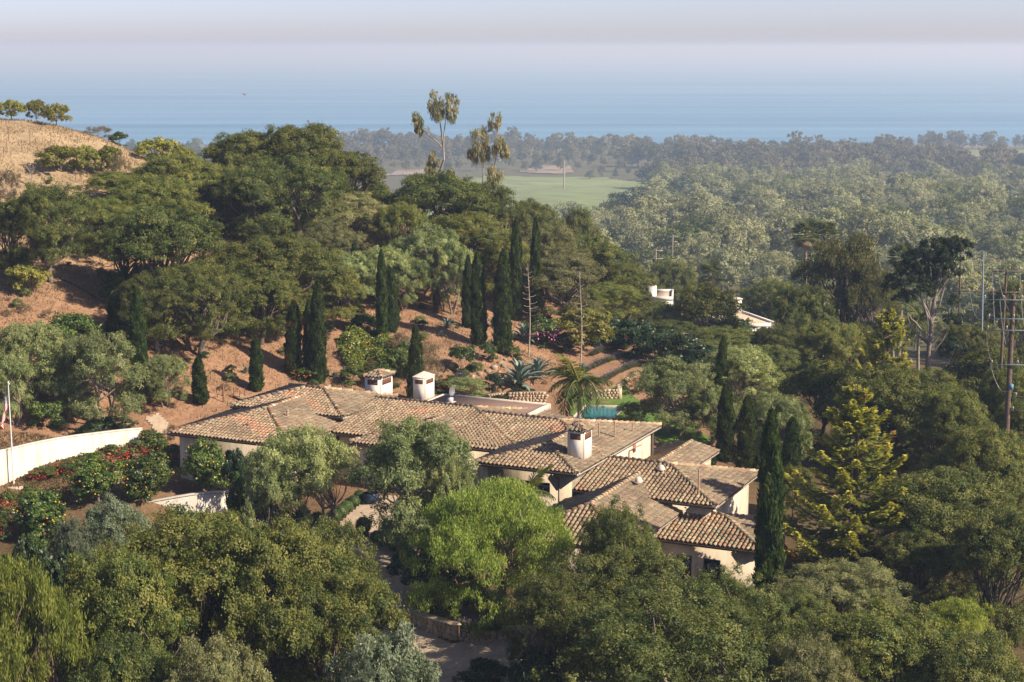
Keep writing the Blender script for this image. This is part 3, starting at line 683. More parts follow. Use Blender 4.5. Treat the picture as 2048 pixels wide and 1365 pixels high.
OLIVE = [(0.0969, 0.1277, 0.0434), (0.1616, 0.1982, 0.0724), (0.2371, 0.2752, 0.105), (0.334, 0.3633, 0.1541), (0.4741, 0.4844, 0.2355)]
OLIVEB = [(0.055, 0.0757, 0.0413), (0.0963, 0.1238, 0.0688), (0.1513, 0.1788, 0.1032), (0.2063, 0.2338, 0.1513), (0.2888, 0.3025, 0.22)]
PEPPER = [(0.0842, 0.1224, 0.0224), (0.1472, 0.1948, 0.0359), (0.2209, 0.269, 0.0492), (0.305, 0.3429, 0.0715), (0.3996, 0.4173, 0.1119)]
CITR = [(0.0266, 0.0538, 0.0079), (0.0465, 0.087, 0.0127), (0.083, 0.1344, 0.0189), (0.1411, 0.1898, 0.0285), (0.2159, 0.2452, 0.0474)]
CYP = [(0.0191, 0.0389, 0.0091), (0.0319, 0.0566, 0.0131), (0.0509, 0.0774, 0.0168), (0.0763, 0.1044, 0.0235), (0.1194, 0.1312, 0.0338)]
LIME = [(0.0945, 0.1215, 0.027), (0.1619, 0.1889, 0.0351), (0.2833, 0.2833, 0.0485), (0.4453, 0.4046, 0.0646), (0.6204, 0.5396, 0.0945)]
AVO = [(0.09, 0.105, 0.021), (0.1575, 0.1725, 0.033), (0.2325, 0.2325, 0.048), (0.315, 0.285, 0.0675), (0.39, 0.345, 0.105)]
BUSH = [(0.0253, 0.0506, 0.0101), (0.0506, 0.0822, 0.0152), (0.0822, 0.1265, 0.0228), (0.1265, 0.1708, 0.0354), (0.1771, 0.2087, 0.0569)]
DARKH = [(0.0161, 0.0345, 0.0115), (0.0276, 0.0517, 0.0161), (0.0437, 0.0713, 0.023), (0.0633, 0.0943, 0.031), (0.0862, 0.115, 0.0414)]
PALE = [(0.1512, 0.1715, 0.0936), (0.2216, 0.2401, 0.131), (0.2921, 0.3043, 0.1687), (0.3627, 0.3644, 0.2108), (0.4432, 0.4287, 0.2692)]
EUC = [(0.1091, 0.121, 0.063), (0.1816, 0.1841, 0.0871), (0.2663, 0.2544, 0.121), (0.3632, 0.3148, 0.1574), (0.4844, 0.3996, 0.2059)]
DUSK = [(0.0751, 0.0805, 0.0494), (0.1208, 0.1183, 0.0719), (0.177, 0.1609, 0.0944), (0.2415, 0.2083, 0.1236), (0.322, 0.2603, 0.1573)]
GREY = (.15, .12, .095); BROWN = (.11, .08, .06)

MESH = {}      # kind -> list of (crown mesh, trunk mesh, height, width)
def reg(kind, crown, trunk, h, wd): MESH.setdefault(kind, []).append((crown, trunk, h, wd))
def broad(kind, seed, H, W, nl, npuff, pr, nleaf, L, Wd, cols, lm, bark=BROWN, tr=.28, hb=.10, multi=1, trunk_h=.22, lsz=1.0, **kw):
    rng = np.random.default_rng(seed); lobes = []
    for i in range(nl):
        th = i * 2.399963 + rng.uniform(-.3, .3); fr_ = math.sqrt((i + .3) / nl)
        r = .39 * W * fr_ * rng.uniform(.88, 1.1)
        dome = math.sqrt(max(.02, 1 - (r / (.5 * W)) ** 2)); rx = W * rng.uniform(.09, .175) * lsz
        rz = min(rx * rng.uniform(.8, 1.05), H * .25)
        top = H * (hb + (1 - hb) * (dome * rng.uniform(.80, 1.02) + .10)); zc_ = max(H * hb + rz * .7, min(top, H) - rz)
        lobes.append((r * math.cos(th), r * math.sin(th), zc_, rx, rx * rng.uniform(.85, 1.1), rz))
        if fr_ > .6 and zc_ - rz > H * hb + rz * 1.1 and i % 2: lobes.append((r * 1.03 * math.cos(th + .3), r * 1.03 * math.sin(th + .3), H * hb + rz * .9, rx, rx, rz))
    nl = len(lobes)
    mb = MB(); crown_leaves(mb, rng, lobes, npuff, pr, nleaf, L, Wd, cols, **kw)
    cr_ = mb.data(kind + '_crown', lm)
    tb = MB(); r0 = tr * H / 9
    for m_ in range(multi):
        b0 = np.array([rng.uniform(-.25, .25), rng.uniform(-.25, .25), -.5]) * (1 if multi > 1 else .3)
        fork = np.array([rng.uniform(-.07, .07) * W * multi, rng.uniform(-.05, .05) * W * multi, H * trunk_h * rng.uniform(.8, 1.2)])
        limb(tb, rng, b0, fork, r0, r0 * .75, .06, 7, bark, 8)
        for q in range(m_, nl, multi):
            if lobes[q][2] < .42 * H and q > 3: continue
            lc = np.array(lobes[q][:3]); e = fork + (lc - fork) * rng.uniform(.75, .95)
            Pp = limb(tb, rng, fork, e, r0 * .46, r0 * .12, .10, 7, bark)
            for _ in range(3):
                s_ = Pp[rng.integers(2, 6)]; limb(tb, rng, s_, lc + rdir(rng, 1)[0] * lobes[q][3] * .8, r0 * .2, r0 * .05, .12, 5, bark, 4)
    zmax = max(l[2] + l[5] for l in lobes) + pr * .5
    reg(kind, cr_, tb.data(kind + '_trunk', M_BARK), zmax, W * 1.0)
for s in range(3): broad('oak', 20 + s, 9, 9.5, 24, 480, .62, 225, .125, .085, OAK, M_LEAF, tri=True, hb=.18)
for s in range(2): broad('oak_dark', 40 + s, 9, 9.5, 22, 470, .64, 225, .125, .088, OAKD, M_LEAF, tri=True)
for s in range(2): broad('oak_grey', 50 + s, 8.5, 9.5, 24, 470, .62, 230, .125, .072, OAKG, M_LEAF, GREY, hb=.16, tri=True)
for s in range(2): broad('oak_open', 60 + s, 9, 10.5, 24, 450, .60, 225, .115, .075, OAKD, M_LEAF, GREY, tr=.34, hb=.24, zmin=-.6, tri=True)
for s in range(3): broad('olive', 70 + s, 5, 6, 18, 330, .42, 150, .14, .05, OLIVE, M_LEAF, (.27, .20, .16), tr=.18, multi=4, trunk_h=.3, hb=.14, tri=True)
for s in range(2): broad('olive_open', 75 + s, 5, 6, 16, 270, .42, 150, .14, .05, OLIVE, M_LEAF, (.30, .20, .16), tr=.18, multi=4, trunk_h=.36, hb=.34, tri=True)
for s in range(2): broad('olive_blue', 80 + s, 5, 6, 18, 320, .42, 150, .14, .048, OLIVEB, M_LEAF, GREY, tr=.18, multi=3, hb=.1, tri=True)
for s in range(3): broad('bush', 90 + s, 2.0, 2.6, 11, 100, .27, 70, .12, .075, BUSH, M_GLOSS, hb=.02, trunk_h=.1, tr=.12)
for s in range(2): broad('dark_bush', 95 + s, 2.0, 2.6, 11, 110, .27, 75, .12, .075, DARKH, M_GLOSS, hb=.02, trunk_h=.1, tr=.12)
for s in range(2): broad('avocado', 100 + s, 3.0, 4.2, 12, 110, .42, 60, .24, .10, AVO, M_SOFT, (.2, .15, .11), tr=.3, hb=.2)
for s in range(2): broad('dry_bush', 104 + s, 2.0, 3.0, 10, 80, .34, 55, .15, .035, [(.10,.08,.045),(.17,.135,.075),(.25,.19,.115)], M_LEAF, GREY, hb=.03, trunk_h=.08, tr=.12)
for s in range(2): broad('lime_tree', 108 + s, 6, 7, 16, 230, .58, 90, .20, .11, [(.05,.065,.012),(.085,.10,.02),(.125,.135,.026),(.17,.165,.04),(.21,.19,.06)], M_SOFT)
for s in range(2): broad('dusty_tree', 112 + s, 14, 9, 20, 400, .70, 110, .20, .085, [(.04,.048,.016),(.07,.076,.026),(.105,.105,.038),(.15,.14,.055),(.21,.18,.08)], M_LEAF, GREY, hb=.06, droop=.25, lsz=1.0)
for s in range(2): broad('pepper', 116 + s, 7.5, 9, 24, 600, .48, 150, .17, .045, PEPPER, M_SOFT, (.26, .17, .125), tr=.40, hb=.05, lsz=1.12, trunk_h=.26, droop=.55, zmin=-.45, jit=1.1, tip=.25)
for s in range(2): broad('pepper_small', 120 + s, 7.5, 5.5, 18, 400, .40, 130, .16, .042, PEPPER, M_SOFT, (.26, .17, .125), tr=.25, hb=.05, lsz=1.1, trunk_h=.26, droop=.5, zmin=-.45, jit=1.1, tip=.25)
def citrus(seed):
    rng = np.random.default_rng(seed); lobes = [(rng.uniform(-.55, .55), rng.uniform(-.55, .55), rng.uniform(.8, 2.1), .75, .75, .75) for _ in range(9)]
    mb = MB(); crown_leaves(mb, rng, lobes, 150, .3, 80, .13, .075, CITR, jit=.8, zmin=-.7)
    c = mb.data('citrus_crown', M_GLOSS); tb = MB(); limb(tb, rng, (0, 0, -.4), (0, 0, 1.0), .09, .06, .03)
    for l in lobes: limb(tb, rng, (0, 0, .7), l[:3], .04, .015)
    fb = MB(); ph = np.linspace(0, 2 * math.pi, 6, endpoint=False)
    for _ in range(48):
        l = lobes[rng.integers(9)]; d = rdir(rng, 1)[0]; d[2] = abs(d[2]) * .8 - .3; q = np.array(l[:3]) + nrm(d) * .93 * rng.uniform(.9, 1.12); r = .055
        V = np.concatenate([[q + [0, 0, r], q - [0, 0, r]], q + r * np.stack([np.cos(ph), np.sin(ph), 0 * ph], 1)])
        fb.add(V, [(0, 2 + j, 2 + (j + 1) % 6) for j in range(6)] + [(1, 2 + (j + 1) % 6, 2 + j) for j in range(6)], np.array([.50, .25, .03]) * rng.uniform(.8, 1.15))
    MESH.setdefault('citrus', []).append((c, tb.data('citrus_trunk', M_BARK), 2.95, 2.9, fb.data('oranges', M_FLOWER)))
citrus(3); citrus(4)
def cypress(kind, seed, cols, brown=.0):
    rng = np.random.default_rng(seed); H, W = 7.0, 0.98
    def prof(t): return W / 2 * np.minimum(1, (t / .22 + .62)) * np.clip(1 - t ** 4.2, 0, 1) ** .62 * (1 - .12 * t)
    n = 9500; t = rng.uniform(.015, 1, n) ** .92; th = rng.uniform(0, 2 * math.pi, n)
    ph = rng.uniform(0, 6, 4)
    bump = 1 + .13 * np.sin(th * 3 + t * 17 + ph[0]) + .12 * np.sin(th * 5 - t * 31 + ph[1]) + .06 * np.sin(t * 60 + th * 2 + ph[2])
    r = prof(t) * bump * rng.uniform(.78, 1.10, n)
    lean = .09 * np.sin(t * 2.6 + ph[3])
    Pn = np.stack([np.cos(th) * r + lean, np.sin(th) * r, t * H], 1)
    outw = np.stack([np.cos(th), np.sin(th), .15 + 0 * th], 1)
    Nn = nrm(outw + rng.normal(size=(n, 3)) * .45); Ax = nrm(np.array([0, 0, 1.0]) + outw * .35 + rng.normal(size=(n, 3)) * .25)
    tt = .50 + .30 * np.sin(th * 4 + t * 23 + ph[2]) * np.sin(t * 9 + ph[1]) + rng.normal(0, .18, n)
    C = palette(rng, cols, tt) * rng.uniform(.85, 1.15, (n, 1))
    if brown:
        bk = ((np.sin(th * 2 + ph[0]) + np.sin(t * 11 + ph[1]) + rng.normal(0, .5, n)) > (1.5 - 2 * brown)) & (t < .75)
        C[bk] = np.array([.12, .075, .035]) * rng.uniform(.7, 1.4, (bk.sum(), 1))
    mb = MB(); leafquads(mb, Pn, Ax, Nn, rng.uniform(.16, .34, n), rng.uniform(.05, .11, n), C)
    tz = np.linspace(.02, .97, 12); a = np.arange(12) / 12
    mb.tube(np.stack([.09 * np.sin(tz * 2.6 + ph[3]), 0 * tz, tz * H], 1), prof(tz) * .76, 10, np.array(cols[1]) * .9)
    tb = MB(); tb.tube([(0, 0, -.4), (0, 0, .5)], [.13, .11], 7, BROWN)
    reg(kind, mb.data(kind + '_crown', M_LEAF), tb.data(kind + '_trunk', M_BARK), H, W)
for s in range(3): cypress('cypress', 130 + s, CYP)
cypress('cypress_worn', 140, CYP, .35); cypress('cypress_worn', 141, CYP, .5)
cypress('cypress_dead', 145, [(.05,.04,.02),(.085,.07,.035),(.12,.10,.05)], .9)
def conifer(seed, H=9.0, W=7.5):
    rng = np.random.default_rng(seed); mb = MB(); tb = MB()
    tb.tube(np.stack([.15 * np.sin(np.linspace(0, 3, 9)), .1 * np.cos(np.linspace(0, 4, 9)), np.linspace(-.5, H, 9)], 1), np.linspace(.24, .02, 9), 7, BROWN)
    for i in range(120):
        t = (i + .5) / 120; z = H * (.04 + .93 * t) + rng.normal(0, .12); Lb = W * .5 * (1 - t) ** .75 * rng.uniform(.45, 1.25) + .25; th = i * 2.39996 + rng.normal(0, .25)
        el = rng.uniform(.12, .5) - .15 * (1 - t); d = np.array([math.cos(th), math.sin(th), 0]); s_ = np.linspace(0, 1, 8)
        Pb = d * (s_[:, None] * Lb) + np.array([0, 0, 1.0]) * (z + s_[:, None] * Lb * el - .16 * Lb * np.sin(s_[:, None] * math.pi))
        tb.tube(Pb, np.linspace(.035, .008, 8) * (1 + Lb * .2), 4, np.array((.14, .09, .07)))
        n = int(60 + 105 * Lb); u = rng.uniform(.12, 1.05, n) ** .8
        base = np.stack([np.interp(u, s_, Pb[:, q]) for q in range(3)], 1)
        side = np.cross(d, [0, 0, 1.0]); wv_ = (.32 * Lb * (1 - u) + .12) * rng.uniform(-1, 1, n)
        Pn = base + side * wv_[:, None] + d * (np.abs(wv_) * .55)[:, None] + np.array([0, 0, 1.0]) * (rng.normal(0, .05, n) - .25 * np.abs(wv_))[:, None]
        Ax = nrm(d * .8 + side * np.sign(wv_)[:, None] * .6 + np.array([0, 0, .15]) + rng.normal(size=(n, 3)) * .22)
        Nn = nrm(np.array([0, 0, 1.0]) + rng.normal(size=(n, 3)) * .5 + d * .3)
        C = palette(rng, LIME, u * .78 + rng.normal(0, .16, n) - .12) * rng.uniform(.85, 1.15, (n, 1))
        if rng.random() < .06: kk = rng.random(n) < .4; C[kk] = np.array([.21, .075, .04]) * rng.uniform(.6, 1.3, (kk.sum(), 1))
        leafquads(mb, Pn, Ax, Nn, rng.uniform(.18, .34, n), rng.uniform(.06, .10, n), C)
    reg('conifer', mb.data('conifer_crown', M_LEAF), tb.data('conifer_trunk', M_BARK), H, W)
conifer(150); conifer(151)
def monterey():
    rng = np.random.default_rng(160); mb = MB(); tb = MB(); H, W = 12.0, 8.0
    Pt = limb(tb, rng, (0, 0, -.5), (.9, 0, H * .83), .38, .16, .03, 9, (.22, .18, .15), 8)
    lobes = []
    for (x, y, z, rx, rz) in ((.6,0,11.2,2.2,.55),(-1.6,.4,10.5,2.0,.5),(2.2,-.5,11.4,1.5,.45),(-2.8,-.6,9.0,1.9,.5),(-1.2,.8,9.4,1.9,.5),(.6,-.8,9.9,1.8,.5),(-2.7,.4,7.7,1.3,.4),(1.9,.6,9.4,1.3,.45),(2.1,.2,7.6,.9,.35),(1.9,-.5,6.2,1.2,.4),(.1,.4,8.6,1.2,.4),(2.7,.2,4.2,1.6,.6),(3.2,-.3,2.4,1.9,.8),(2.0,.3,1.2,1.8,.9),(-.4,-.6,10.8,2.1,.5),(-3.4,.2,8.4,1.5,.45),(-2.2,-.5,9.8,1.8,.5),(1.4,.7,10.4,2.0,.5),(-.3,.9,8.9,1.6,.45),(2.9,.1,10.6,1.2,.4),(-1.5,-.9,8.2,1.5,.45)):
        lobes.append((x, y, z, rx, rx * .85, rz)); s_ = Pt[min(8, max(1, int(z / H * 8.5) - 1))]; limb(tb, rng, s_, (x, y, z - .2), .10, .03, .08, 6, (.24, .2, .17))
    for _ in range(8):
        s_ = Pt[rng.integers(4, 8)]; limb(tb, rng, s_, s_ + np.array([rng.uniform(-2, 2.2), rng.uniform(-1, 1), rng.uniform(.3, 2)]), .05, .012, .1, 5, (.3, .26, .22), 4)
    crown_leaves(mb, rng, lobes, 380, .48, 150, .20, .07, [(.012,.022,.007),(.022,.034,.011),(.036,.048,.016),(.055,.066,.022)], flat=.5, zmin=-.2)
    reg('monterey', mb.data('monterey_crown', M_LEAF), tb.data('monterey_trunk', M_BARK), 12.0, W)
monterey()
def gum(kind, seed, H, W, clumps, forks):
    rng = np.random.default_rng(seed); mb = MB(); tb = MB()
    for (p, q, r0, r1) in forks: limb(tb, rng, p, q, r0, r1, .05, 8, (.30, .24, .19), 6)
    for c in clumps:
        lobes = [(c[0], c[1], c[2], c[3] * .7, c[3] * .7, c[3] * .65)]
        crown_leaves(mb, rng, lobes, 14, c[3] * .36, 55, .24, .07, EUC, droop=.8, zmin=-.8, jit=.7)
    reg(kind, mb.data(kind + '_crown', M_LEAF), tb.data(kind + '_trunk', M_BARK), H, W)
gum('gum_a', 170, 10.6, 5, [(-.3,0,9.9,1.0),(.9,.3,9.7,.95),(-2.1,0,8.4,.75),(-1.9,.2,7.7,.4),(1.2,-.2,9.0,.7),(-.6,.2,5.6,.75),(-.9,-.2,4.8,.6),(-.2,0,9.2,.8),(.9,0,4.6,.5),(-1.4,.1,4.1,.45),(.1,.1,3.0,.8)],
    [((0,0,-.5),(.4,0,5.6),.16,.11),((.4,0,5.6),(-.1,.1,9.6),.09,.04),((.4,0,5.6),(.8,.2,9.6),.08,.03),((.3,0,6.4),(-2,0,8.3),.07,.03),((.3,0,4.4),(-.7,.1,5.6),.05,.02),((0,0,3.0),(.8,0,4.6),.05,.02)])
gum('gum_b', 171, 9.0, 4.4, [(-.5,0,7.4,1.05),(.9,.2,8.5,.8),(1.3,-.2,6.9,.8),(-1.1,.2,6.2,.7),(.9,.1,5.0,.85),(1.8,0,6.6,.5),(-.2,.2,6.5,.7),(-1.6,0,2.6,1.4),(.9,0,2.2,1.35)],
    [((-.9,0,-.5),(-.4,0,3.4),.14,.10),((-.4,0,3.4),(.9,.1,4.8),.10,.07),((.9,.1,4.8),(1.1,.2,8.4),.06,.03),((-.3,0,3.6),(-.4,0,7.3),.07,.03)])
# far trees: lighter meshes seen at a few hundred metres
def fartree(kind, seed, H, W, nl, npuff, nleaf, L, cols, droop=0, hb=.12, bark=GREY):
    rng = np.random.default_rng(seed); lobes = []
    for i in range(nl):
        fr_ = math.sqrt((i + .3) / nl); th = i * 2.4 + rng.uniform(-.4, .4); r = .30 * W * fr_
        zc_ = H * (hb + (1 - hb) * rng.uniform(.18, .80) * (1 - .35 * fr_)); rx = W * rng.uniform(.16, .24)
        lobes.append((r * math.cos(th), r * math.sin(th), zc_, rx, rx, min(rx * 1.15, H - zc_)))
    mb = MB(); crown_leaves(mb, rng, lobes, npuff, W * .085, nleaf, L, L * .62, cols, droop=droop, zmin=-.6, mat_=0) if 0 else crown_leaves(mb, rng, lobes, npuff, W * .085, nleaf, L, L * .62, cols, droop=droop, zmin=-.6)
    limb(mb, rng, (0, 0, -1), (0, 0, H * .6), H * .02, H * .008, .03, 6, bark)
    mb.M[-3:] = [np.full(len(x), 1) for x in mb.M[-3:]]
    MESH.setdefault(kind, []).append((mb.data(kind, [M_LEAF, M_BARK]), None, H, W))
for s in range(4): fartree('far_pale', 200 + s, 14, 10.5, 15, 190, 48, .38, PALE)
for s in range(3): fartree('far_green', 210 + s, 11, 10.5, 14, 170, 44, .38, [OAKD, OAK, [(.035,.055,.035),(.05,.075,.045),(.075,.10,.06),(.10,.125,.075)]][s])
for s in range(4): fartree('far_gum', 220 + s, 24, 12.5, 16, 170, 26, .85, DUSK, droop=.5)

rngT = np.random.default_rng(5)
PICK = {}
def put(kind, x, y, Hm, Wm, label, cat='tree', group=None, name=None, zb=None, variant=None, sink=.1):
    ms = MESH[kind]
    if variant is None: variant = PICK.get(kind, 0); PICK[kind] = variant + 1
    m_ = ms[variant % len(ms)]
    z = gz(x, y) if zb is None else zb
    root = empty(name or 'tree', (x, y, z - sink), label, cat, group, 0 if kind[:3] in ('mon', 'gum') else rngT.uniform(0, 6.28))
    root.scale = (Wm / m_[3], Wm / m_[3], (Hm + sink) / m_[2])
    if 'cypress' in kind: q_ = rngT.uniform(.76, 1.0); root.scale = (root.scale[0] * q_, root.scale[1] * q_ * rngT.uniform(.85, 1.1), root.scale[2]); root.rotation_euler = (rngT.normal(0, .012), rngT.normal(0, .012), root.rotation_euler[2])
    cn = 'foliage' if cat in ('shrub', 'hedge') else 'crown'
    link(cn, m_[0], root)
    if m_[1] is not None: link('trunk' if cat == 'tree' else 'stems', m_[1], root)
    if len(m_) > 4: o = link('fruit', m_[4], root); o['kind'] = 'stuff'
    return root
def plant(kind, px, top, wpx, Y, label, cat='tree', group=None, name=None, base=None, hmin=.5, variant=None):
    """px: column of the crown's middle, top: row of its top, wpx: width; Y: distance; base row overrides Y"""
    if base is not None:
        # march along the sight line of the foot until it meets the ground
        r = ray(px, base); r = r / r[1]; ys = np.arange(60, 230, .25); zz = ground(r[0] * ys, ys); hit = np.where(r[2] * ys <= zz)[0]
        if len(hit): Y = float(ys[hit[0]])
    p = uny(px, top, Y); z = gz(p[0], Y); s_ = ppm(p)
    Hm = max(hmin, p[2] - z); Wm = wpx / s_
    if Hm / Wm > 2.6 and 'cypress' not in kind and 'gum' not in kind: print('tall?', label, round(Hm, 1), round(Wm, 1))
    if Hm / Wm < .5: print('flat?', kind, px, top, wpx, round(Y, 1), round(Hm, 1), round(Wm, 1), label)
    if p[2] - z < .5: print('low?', label, round(p[2] - z, 2))
    return put(kind, p[0], Y, Hm, Wm, label, cat, group, name, z, variant)
T = plant
G_O = 'oaks on the hill behind the villa'; G_F = 'oaks in the foreground'; G_C = 'columnar cypresses'; G_L = 'olive trees round the villa'
# ---- hill, from the crest down
for a in [
 ('avocado', 22, 197, 56, 172, 'dense round avocado tree at the top left corner of the dry crest', 'tree', 'young avocado trees'),
 ('avocado', 72, 199, 50, 174, 'airy avocado tree on a slanting stem, middle of the three on the crest', 'tree', 'young avocado trees'),
 ('avocado', 112, 205, 56, 172, 'avocado tree with a bare forked stem, farthest right on the skyline', 'tree', 'young avocado trees'),
 ('avocado', 118, 290, 92, 158, 'large sprawling yellow green avocado bush on the dry slope', 'tree', 'young avocado trees'),
 ('avocado', 170, 288, 70, 159, 'bright leafy avocado between the sprawling bush and the brownish one', 'tree', 'young avocado trees'),
 ('avocado', 215, 290, 60, 160, 'small avocado with brown dead leaves at its foot, dry slope', 'tree', 'young avocado trees'),
 ('avocado', 315, 272, 90, 170, 'pale yellow avocado tree against the sea beside the oak canopy', 'tree', 'young avocado trees'),
 ('avocado', 366, 290, 55, 170, 'avocado top peeping over the oaks at the crest', 'tree', 'young avocado trees'),
 ('bush', 237, 263, 42, 175, 'green bush just past the skyline of the dry hill', 'shrub', None),
 ('dry_bush', 196, 252, 60, 174, 'tawny dry brush on the skyline of the hill', 'shrub', None),
 ('dry_bush', 235, 305, 46, 158, 'brown dead brush beside the avocado bushes', 'shrub', None),
 ('dry_bush', 14, 338, 60, 150, 'grey leafless thicket at the left edge of the dry slope', 'shrub', None),
 ('oak', 485, 262, 190, 174, 'rounded oak at the left shoulder of the great canopy, against the sea', 'tree', G_O, None, 430),
 ('oak', 605, 240, 210, 173, 'tallest oak of the hill, its top cutting into the sea', 'tree', G_O, None, 462),
 ('oak', 685, 300, 190, 171, 'oak on the right slope of the great canopy', 'tree', G_O, None, 470),
 ('oak_open', 590, 305, 250, 162, 'grey green oak with visible stems in the middle of the canopy', 'tree', G_O, None, 492),
 ('oak', 345, 308, 200, 164, 'olive tinted oak below the pale avocado tree', 'tree', G_O, None, 455),
 ('oak', 250, 340, 200, 158, 'low oak creeping over the edge of the dry slope', 'tree', G_O, None, 436),
 ('oak', 430, 330, 190, 160, 'oak filling the dip left of the grey green one', 'tree', G_O, None, 455),
 ('oak_grey', 690, 385, 190, 158, 'pale rounded oak above the olive grove', 'tree', G_O, None, 500),
 ('oak', 745, 365, 110, 176, 'small oak between the two big canopies', 'tree', G_O, None, 470),
 ('oak_dark', 880, 342, 230, 173, 'broad dark oak under the two tall gum trees', 'tree', G_O, None, 520),
 ('oak_dark', 965, 365, 150, 172, 'dark oak at the right end below the gum trees', 'tree', G_O, None, 540),
 ('oak', 930, 420, 190, 165, 'olive brown oak on the slope over the cypress pair', 'tree', G_O, None, 565),
 ('oak', 1060, 400, 130, 190, 'oak beyond the crest next to the green field', 'tree', G_O, None, 500),
 ('oak_dark', 1157, 412, 96, 205, 'small dark oak standing alone on the ridge before the valley', 'tree', G_O),
 ('oak_grey', 1090, 450, 170, 172, 'pale oak behind the tallest pair of cypresses', 'tree', G_O, None, 600),
 ('oak', 1165, 470, 200, 172, 'wide oak right of the tallest cypresses', 'tree', G_O, None, 615),
 ('oak_grey', 1120, 510, 210, 165, 'grey oak in front of the bare agave stalks', 'tree', G_O, None, 645),
 ('oak', 1240, 520, 150, 176, 'oak going down the ridge to the white roofs', 'tree', G_O, None, 620),
 ('oak', 215, 395, 150, 0, 'oak below the dry slope, between spreading and big dark oaks', 'tree', G_O, None, 520),
 ('oak', 300, 350, 190, 0, 'olive tinted oak just above the big dark one', 'tree', G_O, None, 500),
 ('oak_dark', 500, 330, 170, 0, 'dark oak in the fold under the great canopy', 'tree', G_O, None, 490),
 ('oak_grey', 660, 440, 150, 0, 'greyish oak just over the half hidden cypress top', 'tree', G_O, None, 570),
 ('oak', 800, 400, 110, 0, 'oak in the gap left of the dark canopy', 'tree', G_O, None, 540),
 ('oak', 1010, 470, 110, 0, 'oak behind the widest cypress', 'tree', G_O, None, 610),
 ('lime_tree', 1255, 555, 110, 170, 'yellow green tree beside the neighbour chimney', 'tree', None),
 ('oak_open', 95, 358, 205, 0, 'spreading oak with a leaning trunk and shadow on bare soil', 'tree', G_O, None, 566),
 ('oak_dark', 15, 400, 110, 140, 'dark oak cut by the left edge of the picture', 'tree', G_O, None, 560),
 ('oak_dark', 250, 430, 150, 144, 'dark oak over the straight shadow line on the dry slope', 'tree', G_O, None, 590),
 ('oak_dark', 330, 410, 250, 141, 'big dark oak in the middle of the left hillside', 'tree', G_O, None, 640),
 ('oak_open', 400, 520, 230, 130, 'oak with pale twisted trunks and branches over red soil', 'tree', G_O, None, 712),
 ('oak_open', 310, 540, 190, 131, 'oak whose stems fork just behind the two stout cypresses', 'tree', G_O, None, 705),
 ('oak', 555, 470, 250, 143, 'olive brown oak in the centre of the hillside', 'tree', G_O, None, 655),
 ('oak', 470, 480, 190, 146, 'oak in the shade behind the olive brown one', 'tree', G_O, None, 640),
 ('oak', 520, 540, 170, 137, 'oak drooping over the slope behind the short cypress', 'tree', G_O, None, 690),
 ('oak', 660, 530, 140, 138, 'feathery oak leaning right over the slope', 'tree', G_O, None, 660),
 ('olive', 850, 448, 160, 158, 'silvery olive under the dark oak canopy', 'tree', 'olive grove on the slope', None, 600),
 ('olive', 770, 490, 130, 155, 'silvery olive behind the twin cypresses', 'tree', 'olive grove on the slope', None, 610),
 ('olive', 690, 500, 120, 150, 'olive behind the two short cypress tops', 'tree', 'olive grove on the slope', None, 610),
 ('olive', 900, 480, 120, 157, 'olive beside the brown dead cypress', 'tree', 'olive grove on the slope', None, 625),
 ('lime_tree', 910, 520, 80, 158, 'light green tree between olives and the dark cypress pair', 'tree', None),
 ('avocado', 770, 430, 50, 170, 'yellow bush glowing between the two oak canopies', 'shrub', None),
 ('gum_a', 878, 180, 110, 178, 'tall gum tree with a bent bare trunk and tufted top', 'tree', None),
 ('gum_b', 970, 224, 96, 180, 'second gum tree with clumped crown right of the bent one', 'tree', None),
 ('avocado', 55, 528, 92, 0, 'small yellow avocado tree on bare soil under the spreading oak', 'tree', None, None, 588),
 # left garden slope
 ('olive', 60, 640, 180, 116, 'big pale olive above the flagpole', 'tree', G_L),
 ('olive', 195, 660, 175, 115, 'pale olive with thin white stems over the curved wall', 'tree', G_L),
 ('olive', 130, 690, 170, 118, 'olive between the flagpole one and the white stemmed one', 'tree', G_L),
 ('olive', 330, 708, 100, 119, 'soft round olive right of the second stout cypress', 'tree', G_L),
 ('olive', 20, 700, 120, 113, 'olive at the left edge beside the flag', 'tree', G_L),
 ('bush', 145, 625, 120, 123, 'bright green bush behind the olives of the left slope', 'shrub', None),
 ('oak', 172, 650, 60, 124, 'dull green shrub oak left of the stout cypresses', 'shrub', None),
 ('bush', 88, 800, 90, 113.5, 'spotted shrub with dry seed heads above the wall', 'shrub', None),
 ('dark_bush', 225, 832, 90, 115, 'dark shrub trailing on top of the curved wall', 'shrub', None),
 ('dark_bush', 180, 848, 60, 113, 'low dark creeper along the wall top', 'shrub', None),
 ]: T(*a[:5], *a[5:8], **(dict(base=a[9]) if len(a) > 9 else {}))
